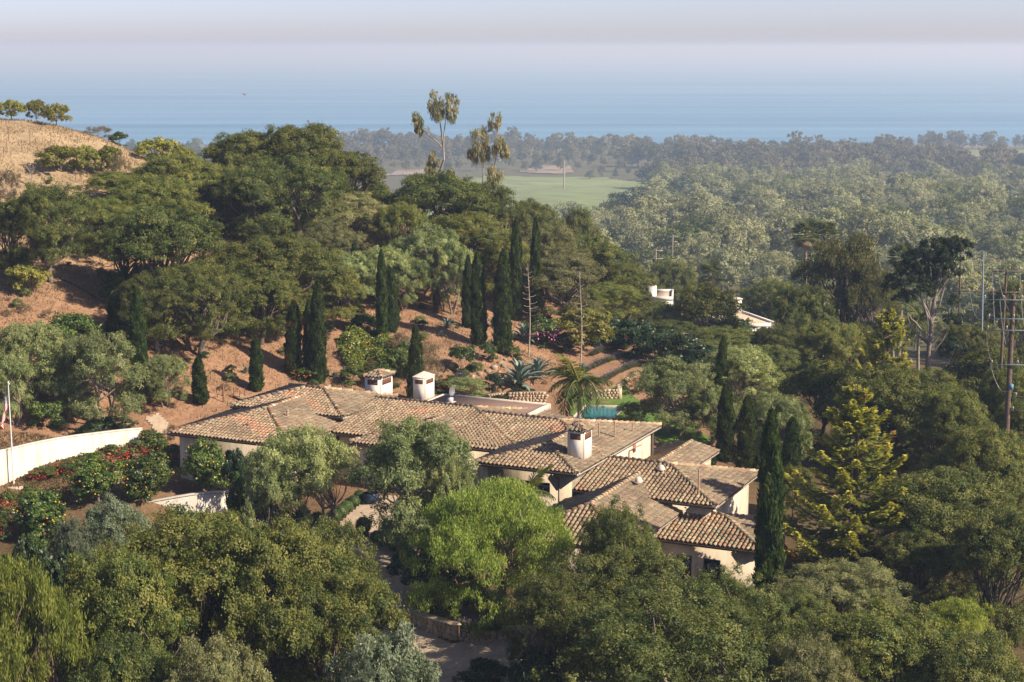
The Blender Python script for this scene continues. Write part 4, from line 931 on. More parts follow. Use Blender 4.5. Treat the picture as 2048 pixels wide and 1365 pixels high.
# ---- cypresses
for (k_, px, top, base, wd, lab) in [
 ('cypress', 228, 582, 690, 40, 'stout cypress, left one of two among the olives'),
 ('cypress', 274, 576, 800, 40, 'long leaning cypress right of its stout neighbour'),
 ('cypress', 398, 714, 808, 28, 'stubby cypress on bare soil above the wire fence'),
 ('cypress', 510, 672, 783, 27, 'short cypress casting a long shadow on the red slope'),
 ('cypress_worn', 585, 602, 748, 32, 'cypress overgrown with an orange flowered vine'),
 ('cypress_worn', 614, 600, 742, 24, 'thin brownish cypress between the vine clad and the tall one'),
 ('cypress', 636, 563, 766, 38, 'tall cypress behind the tile ridge left of the flower patch'),
 ('cypress', 663, 478, 585, 24, 'half hidden cypress top rising over the olive brown oak'),
 ('cypress', 710, 487, 590, 22, 'cypress top emerging from the olive grove'),
 ('cypress', 762, 500, 678, 29, 'tall left one of the twin cypresses on the agave slope'),
 ('cypress', 782, 538, 664, 24, 'shorter right one of the twin cypresses on the agave slope'),
 ('cypress_worn', 713, 600, 660, 22, 'ragged little cypress at the edge of the flower patch'),
 ('cypress_dead', 872, 497, 628, 15, 'dead brown cypress in front of the olives'),
 ('cypress', 828, 652, 806, 36, 'pointed cypress standing behind the plain stucco chimney'),
 ('cypress', 935, 511, 656, 24, 'narrow cypress left of the dark group of three'),
 ('cypress', 957, 507, 692, 34, 'dark cypress in the middle of the group of three'),
 ('cypress', 1005, 500, 706, 38, 'widest dark cypress nearest the big agaves'),
 ('cypress', 1033, 436, 642, 28, 'left one of the two tallest cypresses by the valley view'),
 ('cypress', 1073, 436, 650, 29, 'right one of the two tallest cypresses by the valley view'),
 ]: T(k_, px, top, wd, 0, lab, 'tree', G_C, 'cypress_tree', base)
for (k_, px, top, wd, Y, lab) in [
 ('cypress', 1546, 822, 68, 88.5, 'huge dark cypress in front of the right roof corner'),
 ('cypress', 1585, 836, 42, 112, 'cypress behind the huge one, next to the golden conifer'),
 ('cypress', 1495, 793, 40, 113, 'middle cypress of the row behind the right roofs'),
 ('cypress', 1454, 768, 37, 117, 'cypress of the row nearest the swimming pool'),
 ('cypress', 1446, 672, 33, 128, 'slim cypress rising out of the pale olives'),
 ('cypress', 1424, 905, 26, 112, 'tiny cone shaped cypress behind the small tiled roof'),
 ]: T(k_, px, top, wd, Y, lab, 'tree', G_C, 'cypress_tree')
# ---- around the villa
for a in [
 ('olive', 1345, 715, 200, 122, 'wide pale olive on the lawn beside the pool', 'tree', G_L),
 ('olive', 1480, 690, 170, 130, 'large silvery olive behind the row of cypresses', 'tree', G_L),
 ('olive', 1560, 790, 130, 117, 'silvery olive between two cypresses right of the roofs', 'tree', G_L),
 ('olive', 1420, 770, 120, 121, 'olive between the pool olive and the first cypress', 'tree', G_L),
 ('olive_open', 600, 852, 235, 96, 'open olive with pinkish bare trunks before the left wing', 'tree', G_L),
 ('olive', 540, 900, 130, 94.5, 'low olive leaning left of the pink trunked one', 'tree', G_L),
 ('olive', 825, 834, 262, 93, 'big round olive covering the middle roofs', 'tree', G_L),
 ('olive', 900, 895, 110, 92, 'olive bough right of the big round one', 'tree', G_L),
 ('pepper', 985, 962, 350, 85.5, 'lush weeping pepper tree with a thick pale trunk in the centre', 'tree', None),
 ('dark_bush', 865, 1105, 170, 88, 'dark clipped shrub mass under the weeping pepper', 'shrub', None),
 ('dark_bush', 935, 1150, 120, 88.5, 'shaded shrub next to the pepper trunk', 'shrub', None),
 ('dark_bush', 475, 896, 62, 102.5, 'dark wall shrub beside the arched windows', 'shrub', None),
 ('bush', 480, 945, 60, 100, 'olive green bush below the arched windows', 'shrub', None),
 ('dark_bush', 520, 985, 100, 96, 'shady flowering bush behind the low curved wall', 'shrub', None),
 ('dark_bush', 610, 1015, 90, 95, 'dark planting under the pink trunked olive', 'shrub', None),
 ('olive_blue', 230, 998, 170, 88, 'blue grey olive before the low curved wall', 'tree', G_L),
 ('olive_blue', 150, 1030, 120, 87, 'smaller blue grey olive beside the leftmost orange tree', 'tree', G_L),
 ('olive', 395, 1015, 130, 82, 'pale olive sprig tops in front of the low curved wall', 'tree', G_L),
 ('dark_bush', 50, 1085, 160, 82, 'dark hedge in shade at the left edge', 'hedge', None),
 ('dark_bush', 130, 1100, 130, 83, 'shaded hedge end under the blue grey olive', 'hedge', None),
 ('bush', 62, 1063, 60, 94, 'small bright bush under the leftmost orange tree', 'shrub', None),
 ]: T(*a)
for (px, top, wd, base, lab) in [(82, 965, 132, 1084, 'orange tree with most fruit, nearest the left edge'), (192, 913, 122, 1012, 'orange tree with a tall shoot standing up from it'),
      (297, 898, 114, 1004, 'orange tree in the middle of the terrace row'), (402, 883, 112, 998, 'orange tree closest to the arched windows'), (300, 853, 64, 906, 'round headed little citrus on a bare stem by the wall end')]:
    T('citrus', px, top, wd, 0, lab, 'tree', 'orange trees on the terrace', 'orange_tree', base)
# ---- foreground
for a in [
 ('oak', 400, 1022, 400, 76, 'broad olive brown oak filling the lower left', 'tree', G_F),
 ('oak', 540, 1045, 330, 75, 'olive brown oak at the right shoulder of the lower left mass', 'tree', G_F),
 ('oak', 240, 1085, 300, 72, 'oak with open dark hollows in the lower left', 'tree', G_F),
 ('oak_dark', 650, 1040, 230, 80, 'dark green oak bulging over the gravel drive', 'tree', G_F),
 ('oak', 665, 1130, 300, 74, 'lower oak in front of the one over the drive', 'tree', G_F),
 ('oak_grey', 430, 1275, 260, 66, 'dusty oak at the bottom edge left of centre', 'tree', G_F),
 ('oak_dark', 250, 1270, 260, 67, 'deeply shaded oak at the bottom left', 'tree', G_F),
 ('olive_blue', 770, 1268, 290, 66, 'silver green tree at the bottom edge before the gravel', 'tree', None),
 ('pepper_small', 50, 1112, 250, 69, 'weeping pepper tree in the bottom left corner', 'tree', None),
 ('oak_open', 1250, 1095, 350, 79, 'wide open oak with bare grey limbs at the bottom centre right', 'tree', G_F),
 ('oak_open', 1235, 998, 190, 82, 'oak bough reaching over the tiled roof', 'tree', G_F),
 ('oak_open', 1450, 1142, 290, 77, 'oak before the right hand stucco wall', 'tree', G_F),
 ('oak_open', 1110, 1135, 240, 77, 'oak crown right of the pepper trunk', 'tree', G_F),
 ('oak_open', 1330, 1190, 520, 72, 'lowest spreading oak along the bottom edge', 'tree', G_F),
 ('dark_bush', 965, 1322, 120, 79, 'dark clipped shrub on the gravel at the bottom', 'shrub', None),
 ('dark_bush', 1080, 1300, 130, 76, 'dark shrub under the oak at the bottom', 'shrub', None),
 ('oak_dark', 1900, 940, 320, 94, 'dark oak below the power poles at the right', 'tree', G_F),
 ('oak', 1970, 850, 220, 106, 'oak at the foot of the nearest power pole', 'tree', G_F),
 ('oak_dark', 2010, 1010, 230, 86, 'shadowed oak at the right edge', 'tree', G_F),
 ('oak_grey', 1690, 1128, 280, 86, 'dry twiggy oak scrub under the golden conifer', 'tree', G_F),
 ('oak_open', 1590, 1175, 200, 79, 'oak scrub right of the stucco corner', 'tree', G_F),
 ('oak', 1770, 1215, 330, 74, 'low oak at the bottom right', 'tree', G_F),
 ('oak_dark', 1960, 1270, 280, 71, 'dark oak in the bottom right corner', 'tree', G_F),
 ('pepper_small', 1925, 1200, 170, 81, 'fresh green pepper tree at the lower right', 'tree', None),
 ('oak_grey', 1620, 1280, 230, 70, 'grey scrub oak at the bottom edge right of centre', 'tree', G_F),
 ('oak_dark', 1840, 1060, 180, 90, 'dark oak right of the golden conifer', 'tree', G_F),
 ('conifer', 1712, 765, 350, 94, 'golden tipped conifer with reddish dead sprigs', 'tree', None),
 ('conifer', 1780, 612, 220, 122, 'farther golden conifer beside the umbrella shaped one', 'tree', None),
 ('oak', 1800, 730, 270, 120, 'big rounded oak behind the golden conifer', 'tree', G_F),
 ('oak', 1905, 775, 190, 116, 'oak left of the nearest power pole', 'tree', G_F),
 ('lime_tree', 1650, 715, 190, 126, 'fresh green tree left of the farther golden conifer', 'tree', None),
 ('lime_tree', 1590, 930, 90, 104, 'light green tree behind the huge dark cypress', 'tree', None),
 ('bush', 1345, 880, 70, 114, 'bright clipped bush at the end of the white wall', 'shrub', None),
 ('bush', 1395, 895, 55, 112, 'green bush behind the small tiled roof', 'shrub', None),
 # right middle distance
 ('dusty_tree', 1690, 462, 190, 168, 'tall brown green tree with hanging sprays before the valley', 'tree', None),
 ('dusty_tree', 1740, 520, 120, 166, 'lower brown green tree at the right of the tall one', 'tree', None),
 ('oak_dark', 1610, 570, 140, 165, 'dark tree filling left of the tall brown green one', 'tree', None),
 ('oak_dark', 1720, 640, 150, 150, 'dark shaded tree under the tall brown green one', 'tree', None),
 ('monterey', 1868, 472, 150, 150, 'flat topped umbrella cypress with a long bare trunk', 'tree', None),
 ('lime_tree', 1985, 690, 170, 140, 'vivid light green tree behind the power poles', 'tree', None),
 ('lime_tree', 2030, 560, 110, 190, 'mustard tinted tree behind the power poles', 'tree', None),
 ('oak', 1950, 640, 150, 160, 'shaded thicket left of the vivid green tree', 'tree', None),
 ('lime_tree', 1415, 562, 165, 176, 'round yellow green tree between the neighbour roofs', 'tree', None),
 ('bush', 1472, 632, 90, 192, 'green bush hiding the left end of the white neighbour house', 'shrub', None),
 ('dark_bush', 1530, 655, 80, 188, 'dark bush before the white neighbour wall', 'shrub', None),
 ('oak', 1310, 610, 150, 180, 'dull oak under the neighbour chimney', 'tree', None),
 ('oak_dark', 1340, 520, 130, 245, 'dark tree behind the neighbour chimney', 'tree', None),
 ('oak', 1550, 560, 150, 235, 'oak behind the white neighbour terrace', 'tree', None),
 ('oak_dark', 1500, 590, 110, 240, 'dark green tree left of the white terrace', 'tree', None),
 ('oak', 1660, 640, 150, 145, 'oak right of the white neighbour terrace', 'tree', None),
 ('oak_dark', 1560, 650, 120, 150, 'oleander clump hiding the white terrace wall', 'shrub', None),
 ('oak_dark', 1345, 640, 120, 0, 'dark thicket in the gap behind the long hedge', 'tree', G_O, None, 700),
 ('bush', 1400, 655, 90, 0, 'rounded green shrub between the canopy and the white terrace', 'shrub', None, None, 705),
 ('oak_dark', 1530, 690, 150, 140, 'dark shaded oak behind the silvery olives', 'tree', G_O),
 ('oak', 2015, 735, 130, 121, 'oak in the gap behind the nearest power pole', 'tree', G_O),
 ('oak_dark', 2050, 800, 140, 114, 'dark oak right of the power pole, cut by the edge', 'tree', G_O),
 ('oak', 1440, 655, 170, 158, 'weeping dark shrub between hedge and white terrace', 'shrub', None),
 ('oak_dark', 1390, 680, 130, 150, 'dark shaded end of the long hedge', 'shrub', None),
 ]: T(*a)
# long hedge across the middle
for i, (px, top, wd, bs) in enumerate([(1212, 628, 100, 690), (1258, 640, 110, 702), (1305, 655, 115, 722), (1355, 670, 120, 745), (1405, 688, 110, 760)]):
    T('dark_bush', px, top, wd, 0, ['hedge end nearest the pink flowered arch', 'second hedge clump from the pink arch', 'third hedge clump, before the white canopy', 'hedge clump in front of the white canopy', 'last hedge clump next to the pale olives'][i], 'hedge', 'clumps of the long dark hedge', None, bs)
T('oak_dark', 1290, 600, 150, 0, 'dark shrubby oak directly behind the long hedge', 'tree', G_O, None, 668); T('oak', 1215, 565, 140, 0, 'oak between the bare stalk and the long hedge', 'tree', G_O, None, 648); T('oak_grey', 1360, 625, 120, 175, 'low grey oak between hedge and round yellow green tree', 'tree', G_O)
# ---- the wooded valley: separate trees for the nearest, the rest one mass
rngV = np.random.default_rng(77)
pts = []
yy = 215.0
while yy < 1190:
    sp = 9 + yy * .0165
    xs = np.arange(-.09 * yy - 40 if yy < 500 else -.06 * yy, .37 * yy + 20, sp)
    for x in xs:
        x2 = x + rngV.uniform(-.4, .4) * sp; y2 = yy + rngV.uniform(-.45, .45) * sp
        q = 1024 + F_PX * x2 / (y2 * cP + 60 * sP)
        if q < 1000 or (y2 < 330 and q < 1290): continue
        if y2 < 262 and 1270 < q < 1600: continue
        if y2 > 330 and math.sin(x2 / 23 + 2 * math.sin(y2 / 61)) * math.sin(y2 / 37 + x2 / 90) > .62: continue
        pts.append((x2, y2))
    yy += sp * .95
pts = [p for p in pts if not (690 < p[1] and 1024 + F_PX * p[0] / (p[1] * cP + 60 * sP) < 1285 + .04 * (p[1] - 600) * (p[1] > 900))]
pts.sort(key=lambda p: p[1] + abs(p[0]) * .1)
NEAR = 290; far_pts = []
vis = [p for p in pts if p[0] < .325 * p[1]]
sel_, far_pts = vis[:NEAR], vis[NEAR:] + [p for p in pts if p[0] >= .325 * p[1]]
def valley_kind(x, y, rng):
    wv_ = math.sin(x / 31.0 + 1) * math.sin(y / 47.0) + rng.normal(0, .45)
    if y < 330: return 'far_green' if rng.random() < .6 else 'far_pale'
    return 'far_green' if wv_ > .42 else 'far_pale'
for (x, y) in sel_:
    k_ = valley_kind(x, y, rngV); ms = MESH[k_]; m_ = ms[rngV.integers(len(ms))]
    o = link('valley_tree', m_[0]); s_ = rngV.uniform(.6, 1.6) * (.62 if y < 330 else .85 if y < 420 else 1.3); o.scale = (s_ * rngV.uniform(.9, 1.15), s_ * rngV.uniform(.9, 1.15), s_ * rngV.uniform(.8, 1.05))
    o.location = (x, y, gz(x, y)); o.rotation_euler = (0, 0, rngV.uniform(0, 6.28))
    tag(o, 'hazy pale tree in the wooded valley beyond the villa' if k_ == 'far_pale' else 'dark green tree in the wooded valley beyond the villa', 'tree', 'trees of the wooded valley')
# eucalyptus belts before the sea
belt = []
def belt_row(px0, px1, Y, step, hm, jy=25):
    px = px0
    while px < px1:
        y = Y + rngV.uniform(-jy, jy); x = uny(px, 400, y)[0]; belt.append((x, y, hm * rngV.uniform(.72, 1.2))); px += step * rngV.uniform(.7, 1.3)
belt_row(1310, 2090, 1150, 22, 22); belt_row(1300, 2090, 1200, 22, 28); belt_row(1320, 2090, 1270, 22, 31); belt_row(1340, 1890, 1350, 22, 31); belt_row(1250, 1900, 1460, 20, 31)
belt_row(690, 1050, 1700, 18, 28, 40); belt_row(1010, 1420, 1640, 18, 27, 60); belt_row(690, 1000, 1600, 22, 22, 40); belt_row(1500, 1900, 1600, 22, 26, 50); belt_row(1840, 2100, 1780, 24, 24, 30); belt_row(700, 900, 1560, 30, 14, 30)
belt_row(1180, 1330, 1330, 22, 12); belt_row(690, 1290, 1430, 30, 15, 40); belt_row(690, 1300, 1540, 24, 20, 40)
belt += [(uny(1782, 262, 1290)[0], 1290, 35), (uny(1760, 290, 1270)[0], 1270, 30), (uny(1465, 282, 1300)[0], 1300, 31), (uny(1585, 275, 1320)[0], 1320, 33), (uny(1880, 265, 1330)[0], 1330, 33)]
for (x, y, h) in belt:
    q = 1024 + F_PX * x / (y * cP + 90 * sP)
    if 1895 < q and 1500 < y < 1745: continue
    ms = MESH['far_gum']; m_ = ms[rngV.integers(len(ms))]; o = link('eucalyptus_tree', m_[0]); s_ = h / m_[2]
    o.scale = (s_ * rngV.uniform(.9, 1.6), s_ * rngV.uniform(.9, 1.6), s_); o.location = (x, y, gz(x, y)); o.rotation_euler = (0, 0, rngV.uniform(0, 6.28))
    tag(o, 'dusky eucalyptus in the hazy belt of tall trees before the sea', 'tree', 'eucalyptus belt before the sea')
# remaining woodland as one mass (points carrying shared trees)
src = bpy.data.collections.new('woodland_sources')
for k_ in ('far_pale', 'far_pale', 'far_green'):
    for m_ in MESH[k_]:
        o = bpy.data.objects.new('woodland_source', m_[0]); src.objects.link(o)
nS = len(src.objects); n_main = len(far_pts)
# the same woodland goes on past the frame: down the right slope and behind the hill
for _ in range(900):
    x, y = rngV.uniform(-170, 130), rngV.uniform(70, 1250); q = 1024 + F_PX * x / (y * cP + 40 * sP)
    if (q > 2130 and y < 420) or (y > 245 and -.34 * y < x < -.10 * y): far_pts.append((x, y))
for _ in range(420):
    x, y = rngV.uniform(40, 170), rngV.uniform(75, 330)
    if 1024 + F_PX * x / (y * cP + 40 * sP) > 2150: far_pts.append((x, y))
for _ in range(420):
    y = rngV.uniform(400, 1750); x = rngV.uniform(-.42, -.115) * y; far_pts.append((x, y))
me = bpy.data.meshes.new('woodland'); fp = np.array(far_pts)
co = np.concatenate([fp, ground(fp[:, 0], fp[:, 1])[:, None]], 1)
me.vertices.add(len(co)); me.vertices.foreach_set('co', co.astype(np.float32).ravel())
for nm, ty, val in (('rot', 'FLOAT', rngV.uniform(0, 6.28, len(co))), ('scl', 'FLOAT', np.where(np.arange(len(co)) < n_main, rngV.uniform(.8, 2.2, len(co)), rngV.uniform(.6, 1.0, len(co)) * np.where(co[:, 1] > 300, 1.7, .8)))):
    at = me.attributes.new(nm, ty, 'POINT'); at.data.foreach_set('value', val.astype(np.float32))
at = me.attributes.new('idx', 'INT', 'POINT')
kinds_ = [0 if valley_kind(x, y, rngV) == 'far_pale' and i_ < n_main else 1 for i_, (x, y) in enumerate(far_pts)]
at.data.foreach_set('value', np.array([rngV.integers(0, 8) if k_ == 0 else rngV.integers(8, nS) for k_ in kinds_], np.int32))
wood = link('woodland', me); tag(wood, 'mass of hazy pale trees covering the valley floor', 'woodland', kind='stuff')
ng = bpy.data.node_groups.new('scatter_trees', 'GeometryNodeTree')
ng.interface.new_socket('Geometry', in_out='INPUT', socket_type='NodeSocketGeometry'); ng.interface.new_socket('Geometry', in_out='OUTPUT', socket_type='NodeSocketGeometry')
gi = ng.nodes.new('NodeGroupInput'); go = ng.nodes.new('NodeGroupOutput'); ip = ng.nodes.new('GeometryNodeInstanceOnPoints'); ci = ng.nodes.new('GeometryNodeCollectionInfo')
ci.inputs['Collection'].default_value = src; ci.inputs['Separate Children'].default_value = True; ci.inputs['Reset Children'].default_value = True
def na(nm, ty): x = ng.nodes.new('GeometryNodeInputNamedAttribute'); x.data_type = ty; x.inputs['Name'].default_value = nm; return x
ar_, as_, ai_ = na('rot', 'FLOAT'), na('scl', 'FLOAT'), na('idx', 'INT')
cx = ng.nodes.new('ShaderNodeCombineXYZ'); ng.links.new(ar_.outputs['Attribute'], cx.inputs['Z'])
ng.links.new(gi.outputs[0], ip.inputs['Points']); ng.links.new(ci.outputs[0], ip.inputs['Instance']); ip.inputs['Pick Instance'].default_value = True
ng.links.new(ai_.outputs['Attribute'], ip.inputs['Instance Index']); ng.links.new(cx.outputs[0], ip.inputs['Rotation']); ng.links.new(as_.outputs['Attribute'], ip.inputs['Scale'])
ng.links.new(ip.outputs[0], go.inputs[0])
md = wood.modifiers.new('scatter', 'NODES'); md.node_group = ng
print('valley', len(sel_), len(far_pts), 'belt', len(belt))

print('TRIS', sum(sum(len(p_.vertices) - 2 for p_ in m_.polygons) for m_ in bpy.data.meshes if m_.users))

# ================================================================== THINGS
rngP = np.random.default_rng(21)
def foot(px, py, lo=60, hi=240):
    r = ray(px, py); r = r / r[1]; ys = np.arange(lo, hi, .1); zz = ground(r[0] * ys, ys); hit = np.where(r[2] * ys <= zz)[0]
    y = float(ys[hit[0]]) if len(hit) else hi
    return np.array([r[0] * y, y, gz(r[0] * y, y)])
def hgt(p, top): r = ray(1024, top); return p[1] * r[2] / r[1] - p[2]
# ---------------- flower shrubs
def flowers_mesh(name, seed, Hm, Wm, n, size, cols):
    rng = np.random.default_rng(seed); mb = MB(); d = rdir(rng, n); d[:, 2] = np.abs(d[:, 2]) * .9 - .1
    P_ = d * np.array([Wm * .5, Wm * .5, Hm * .62]) * rng.uniform(.85, 1.05, (n, 1)) + [0, 0, Hm * .42]
    C = np.array(cols)[rng.integers(0, len(cols), n)] * rng.uniform(.8, 1.2, (n, 1))
    for _ in range(2): leafquads(mb, P_, rdir(rng, n), rdir(rng, n), size * rng.uniform(.7, 1.4, n), size * .8, C)
    return mb.data(name, M_FLOWER)
RED = [(.55,.05,.035),(.62,.09,.05),(.50,.03,.05),(.60,.16,.06)]
FL = {'red': flowers_mesh('flowers', 1, 2.0, 2.6, 260, .115, RED), 'pink': flowers_mesh('flowers', 2, 2.0, 2.6, 130, .14, [(.6,.2,.42),(.55,.16,.36)]),
      'purple': flowers_mesh('flowers', 3, 2.0, 2.6, 300, .12, [(.30,.22,.48),(.38,.28,.55)]), 'fewred': flowers_mesh('flowers', 4, 2.0, 2.6, 110, .14, RED), 'orange': flowers_mesh('flowers', 5, 2.0, 2.6, 110, .14, [(.65,.25,.03)])}
def fshrub(kind, px, base, w_, h_, fl, label, group=None, lo=60):
    p = foot(px, base, lo); s_ = ppm(p); m_ = MESH[kind][rngP.integers(len(MESH[kind]))]
    r = empty('flowering_shrub' if fl else 'shrub', p - [0, 0, .05], label, 'shrub', group, rngP.uniform(0, 6.28)); r.scale = (w_ / s_ / 2.6, w_ / s_ / 2.6, h_ / s_ / 2.0)
    link('foliage', m_[0], r); link('stems', m_[1], r)
    if fl: o = link('flowers', FL[fl], r); o['kind'] = 'stuff'
    return r
for i, (px, b_, w_, h_, lab) in enumerate([(85, 958, 60, 24, 'red flowered shrub nearest the flagpole pad'), (130, 948, 70, 26, 'red flowered shrub behind the shoot of the orange tree'), (180, 938, 70, 32, 'red and green shrub at the wall foot'),
      (225, 930, 70, 42, 'densest crimson flowered shrub under the white wall'), (270, 922, 60, 40, 'red flowered shrub below the wall end'), (325, 915, 60, 34, 'orange red shrub left of the villa corner'),
      (350, 930, 50, 40, 'red flowered shrub beside the closest orange tree'), (12, 1030, 40, 50, 'tall red flowered shrub cut by the left edge'), (8, 1085, 36, 60, 'lower red flowered shrub at the left edge')]):
    fshrub('bush', px, b_, w_, h_, 'red', lab, 'red flowered shrubs of the terrace', 90)
fshrub('dry_bush', 345, 880, 28, 30, 'orange', 'rusty orange twiggy shrub at the tip of the left roof', None, 100)
for (k_, px, b_, w_, h_, fl, lab) in [('bush', 905, 782, 60, 30, 'red', 'scarlet flower bush beside the flat roof'), ('bush', 885, 785, 50, 26, 'fewred', 'speckled red bush right of the plain chimney'), ('bush', 925, 756, 28, 18, 'purple', 'small mound of violet flowers under the lemon bush'),
      ('bush', 925, 748, 68, 58, None, 'glossy green lemon bush on the slope'), ('bush', 975, 722, 40, 38, None, 'leafy green sapling left of the stone pile'), ('dark_bush', 990, 782, 42, 34, None, 'dark green rounded shrub in front of the largest agave'),
      ('bush', 1025, 715, 36, 22, None, 'bright green shrub at the foot of the widest cypress'), ('bush', 1090, 695, 76, 58, 'pink', 'green bush arch dotted with pink flowers'), ('avocado', 1165, 700, 80, 54, None, 'chartreuse shrub right of the pink flowered arch'),
      ('avocado', 1200, 690, 40, 30, None, 'small chartreuse shrub at the end of the lavender rows'), ('dark_bush', 1130, 705, 40, 40, None, 'dark shrub between the two bare stalks'), ('bush', 760, 770, 60, 40, None, 'yellow green shrub behind the tiled chimney'),
      ('bush', 800, 760, 56, 60, None, 'tall mixed shrub left of the pointed cypress'), ('dry_bush', 860, 770, 50, 60, None, 'dry reedy shrub right of the pointed cypress'), ('bush', 735, 668, 60, 40, None, 'leafy green shrub at the top of the flower patch'), ('bush', 815, 740, 60, 56, None, 'mid green shrub uphill of the tiled chimney'), ('bush', 705, 768, 50, 36, None, 'low green shrub between tall cypress and flower patch'), ('dry_bush', 850, 735, 60, 50, None, 'loose brownish shrub right of the pointed cypress top'), ('dry_bush', 800, 715, 50, 50, None, 'straggly shrub above the flower patch'),
      ('bush', 610, 760, 60, 26, 'orange', 'low shrub with orange flowers at the foot of the vine clad cypress'), ('olive', 805, 620, 36, 36, None, 'silvery small shrub right of the twin cypresses'), ('dark_bush', 1000, 800, 60, 14, None, 'low hedge on the stone wall'),
      ('dark_bush', 960, 800, 50, 14, None, 'low grey green hedge beside the flat roof'), ('olive', 930, 800, 40, 18, None, 'wispy grey shrub by the flat roof edge'), ('dark_bush', 1045, 792, 50, 16, None, 'dark trailing shrub over the stone wall'), ('bush', 1250, 790, 22, 18, None, 'small green shrub at the end of the stone edging')]:
    fshrub(k_, px, b_, w_, h_, fl, lab, None, 112)
# scattered small shrubs on the bare slopes
sm_pts = []
while len(sm_pts) < 150:
    px, py = rngP.uniform(-60, 1150), rngP.uniform(520, 800)
    if py > 800 - (px - 700) * .0 or (px < 240 and py > 640): continue
    p = foot(px, py, 105)
    if p[1] > 175 or (p @ BX < 108 and p @ AX > -68): continue
    sm_pts.append(p)
for p in sm_pts:
    k_ = ['dry_bush', 'bush', 'olive', 'dark_bush', 'dry_bush'][rngP.integers(5)]; m_ = MESH[k_][rngP.integers(len(MESH[k_]))]; s_ = rngP.uniform(.15, .42) * (1 if k_ != 'olive' else .42)
    o = link('small_shrub', m_[0]); o.location = p - [0, 0, .06]; o.scale = (s_, s_, s_ * rngP.uniform(.7, 1.1)); o.rotation_euler = (0, 0, rngP.uniform(0, 6.28)); tag(o, {'dry_bush': 'small dry brown shrub dotted on the bare red slope', 'bush': 'small green shrub dotted on the bare red slope', 'olive': 'small silvery shrub dotted on the bare red slope', 'dark_bush': 'small dark shrub dotted on the bare red slope'}[k_], 'shrub', 'small shrubs on the red slope')
# leafy flower patch and low ground cover, dry grass
def carpet(name, poly, n, L, Wd, cols, hgt_, lo=105, flowers=None):
    pl_ = np.array(poly, float); pts_ = []
    while len(pts_) < n:
        q = rngP.uniform(pl_.min(0), pl_.max(0), (n, 2)); ins = np.zeros(n, bool); j = len(pl_) - 1
        for i in range(len(pl_)):
            xi, yi = pl_[i]; xj, yj = pl_[j]; ins ^= ((yi > q[:, 1]) != (yj > q[:, 1])) & (q[:, 0] < (xj - xi) * (q[:, 1] - yi) / (yj - yi + 1e-9) + xi); j = i
        pts_ += list(q[ins])
    q = np.array(pts_[:n]); z = ground(q[:, 0], q[:, 1]); hh = hgt_ * (.5 + .5 * np.sin(q[:, 0] * 2.3 + np.sin(q[:, 1] * 1.9))) + .03
    P_ = np.stack([q[:, 0], q[:, 1], z + rngP.uniform(.02, 1, n) * hh], 1); mb = MB()
    leafquads(mb, P_, rdir(rngP, n) * [1, 1, .5], nrm(rdir(rngP, n) * .7 + [0, 0, .7]), L * rngP.uniform(.7, 1.3, n), Wd, palette(rngP, cols, rngP.uniform(0, 1, n)))
    if flowers is not None: k = n // 14; leafquads(mb, P_[:k] + [0, 0, .06], rdir(rngP, k), rdir(rngP, k), .09, .08, np.tile(flowers, (k, 1)))
    o = mb.build(name, M_GLOSS); return o
def gpoly(pp): return [foot(x, y, 105)[:2] for x, y in pp]
o = carpet('ground_cover', gpoly([(672, 690), (700, 655), (760, 665), (792, 700), (800, 745), (770, 765), (720, 758), (690, 735)]), 15000, .20, .17, [(.06,.10,.012),(.11,.16,.02),(.17,.22,.035),(.23,.26,.06)], .85, flowers=(.6, .3, .03)); tag(o, kind='stuff')
def blades(name, n, region, hgt_, cols, lo=105):
    P_ = []
    while len(P_) < n:
        x, y = rngP.uniform(region[0], region[1], 4000), rngP.uniform(region[2], region[3], 4000); z = ground(x, y)
        den = .5 + .5 * np.sin(x * .7 + 2 * np.sin(y * .4)) * np.sin(y * .6 + x * .2)
        ab_ = (x * AX[0] + y * AX[1] > -68) & (x * BX[0] + y * BX[1] < 109)
        k = (rngP.random(4000) < den) & ~ab_ & (z > -28)
        P_ += list(np.stack([x, y, z], 1)[k])
    P_ = np.array(P_[:n]); d = nrm(rngP.normal(size=(n, 3)) * [1, 1, .15] * .45 + [0, 0, 1]); s_ = nrm(np.cross(d, rngP.normal(size=(n, 3)))); h = hgt_ * rngP.uniform(.4, 1.3, n)[:, None]
    V = np.stack([P_ - s_ * .035, P_ + s_ * .035, P_ + d * h], 1); C = np.array(cols)[rngP.integers(0, len(cols), n)] * rngP.uniform(.7, 1.25, (n, 1))
    mb = MB().add(V.reshape(-1, 3), np.arange(n * 3).reshape(-1, 3), np.repeat(C, 3, 0)); o = mb.build(name, M_SOFT); return tag(o, kind='stuff')
blades('dry_grass', 70000, (-70, 5, 118, 178), .26, [(.34,.25,.15),(.40,.30,.19),(.24,.16,.09),(.14,.13,.05),(.29,.19,.11)])
blades('leaf_litter', 22000, (-40, 30, 68, 112), .16, [(.12,.08,.04),(.17,.115,.055),(.07,.08,.025)])

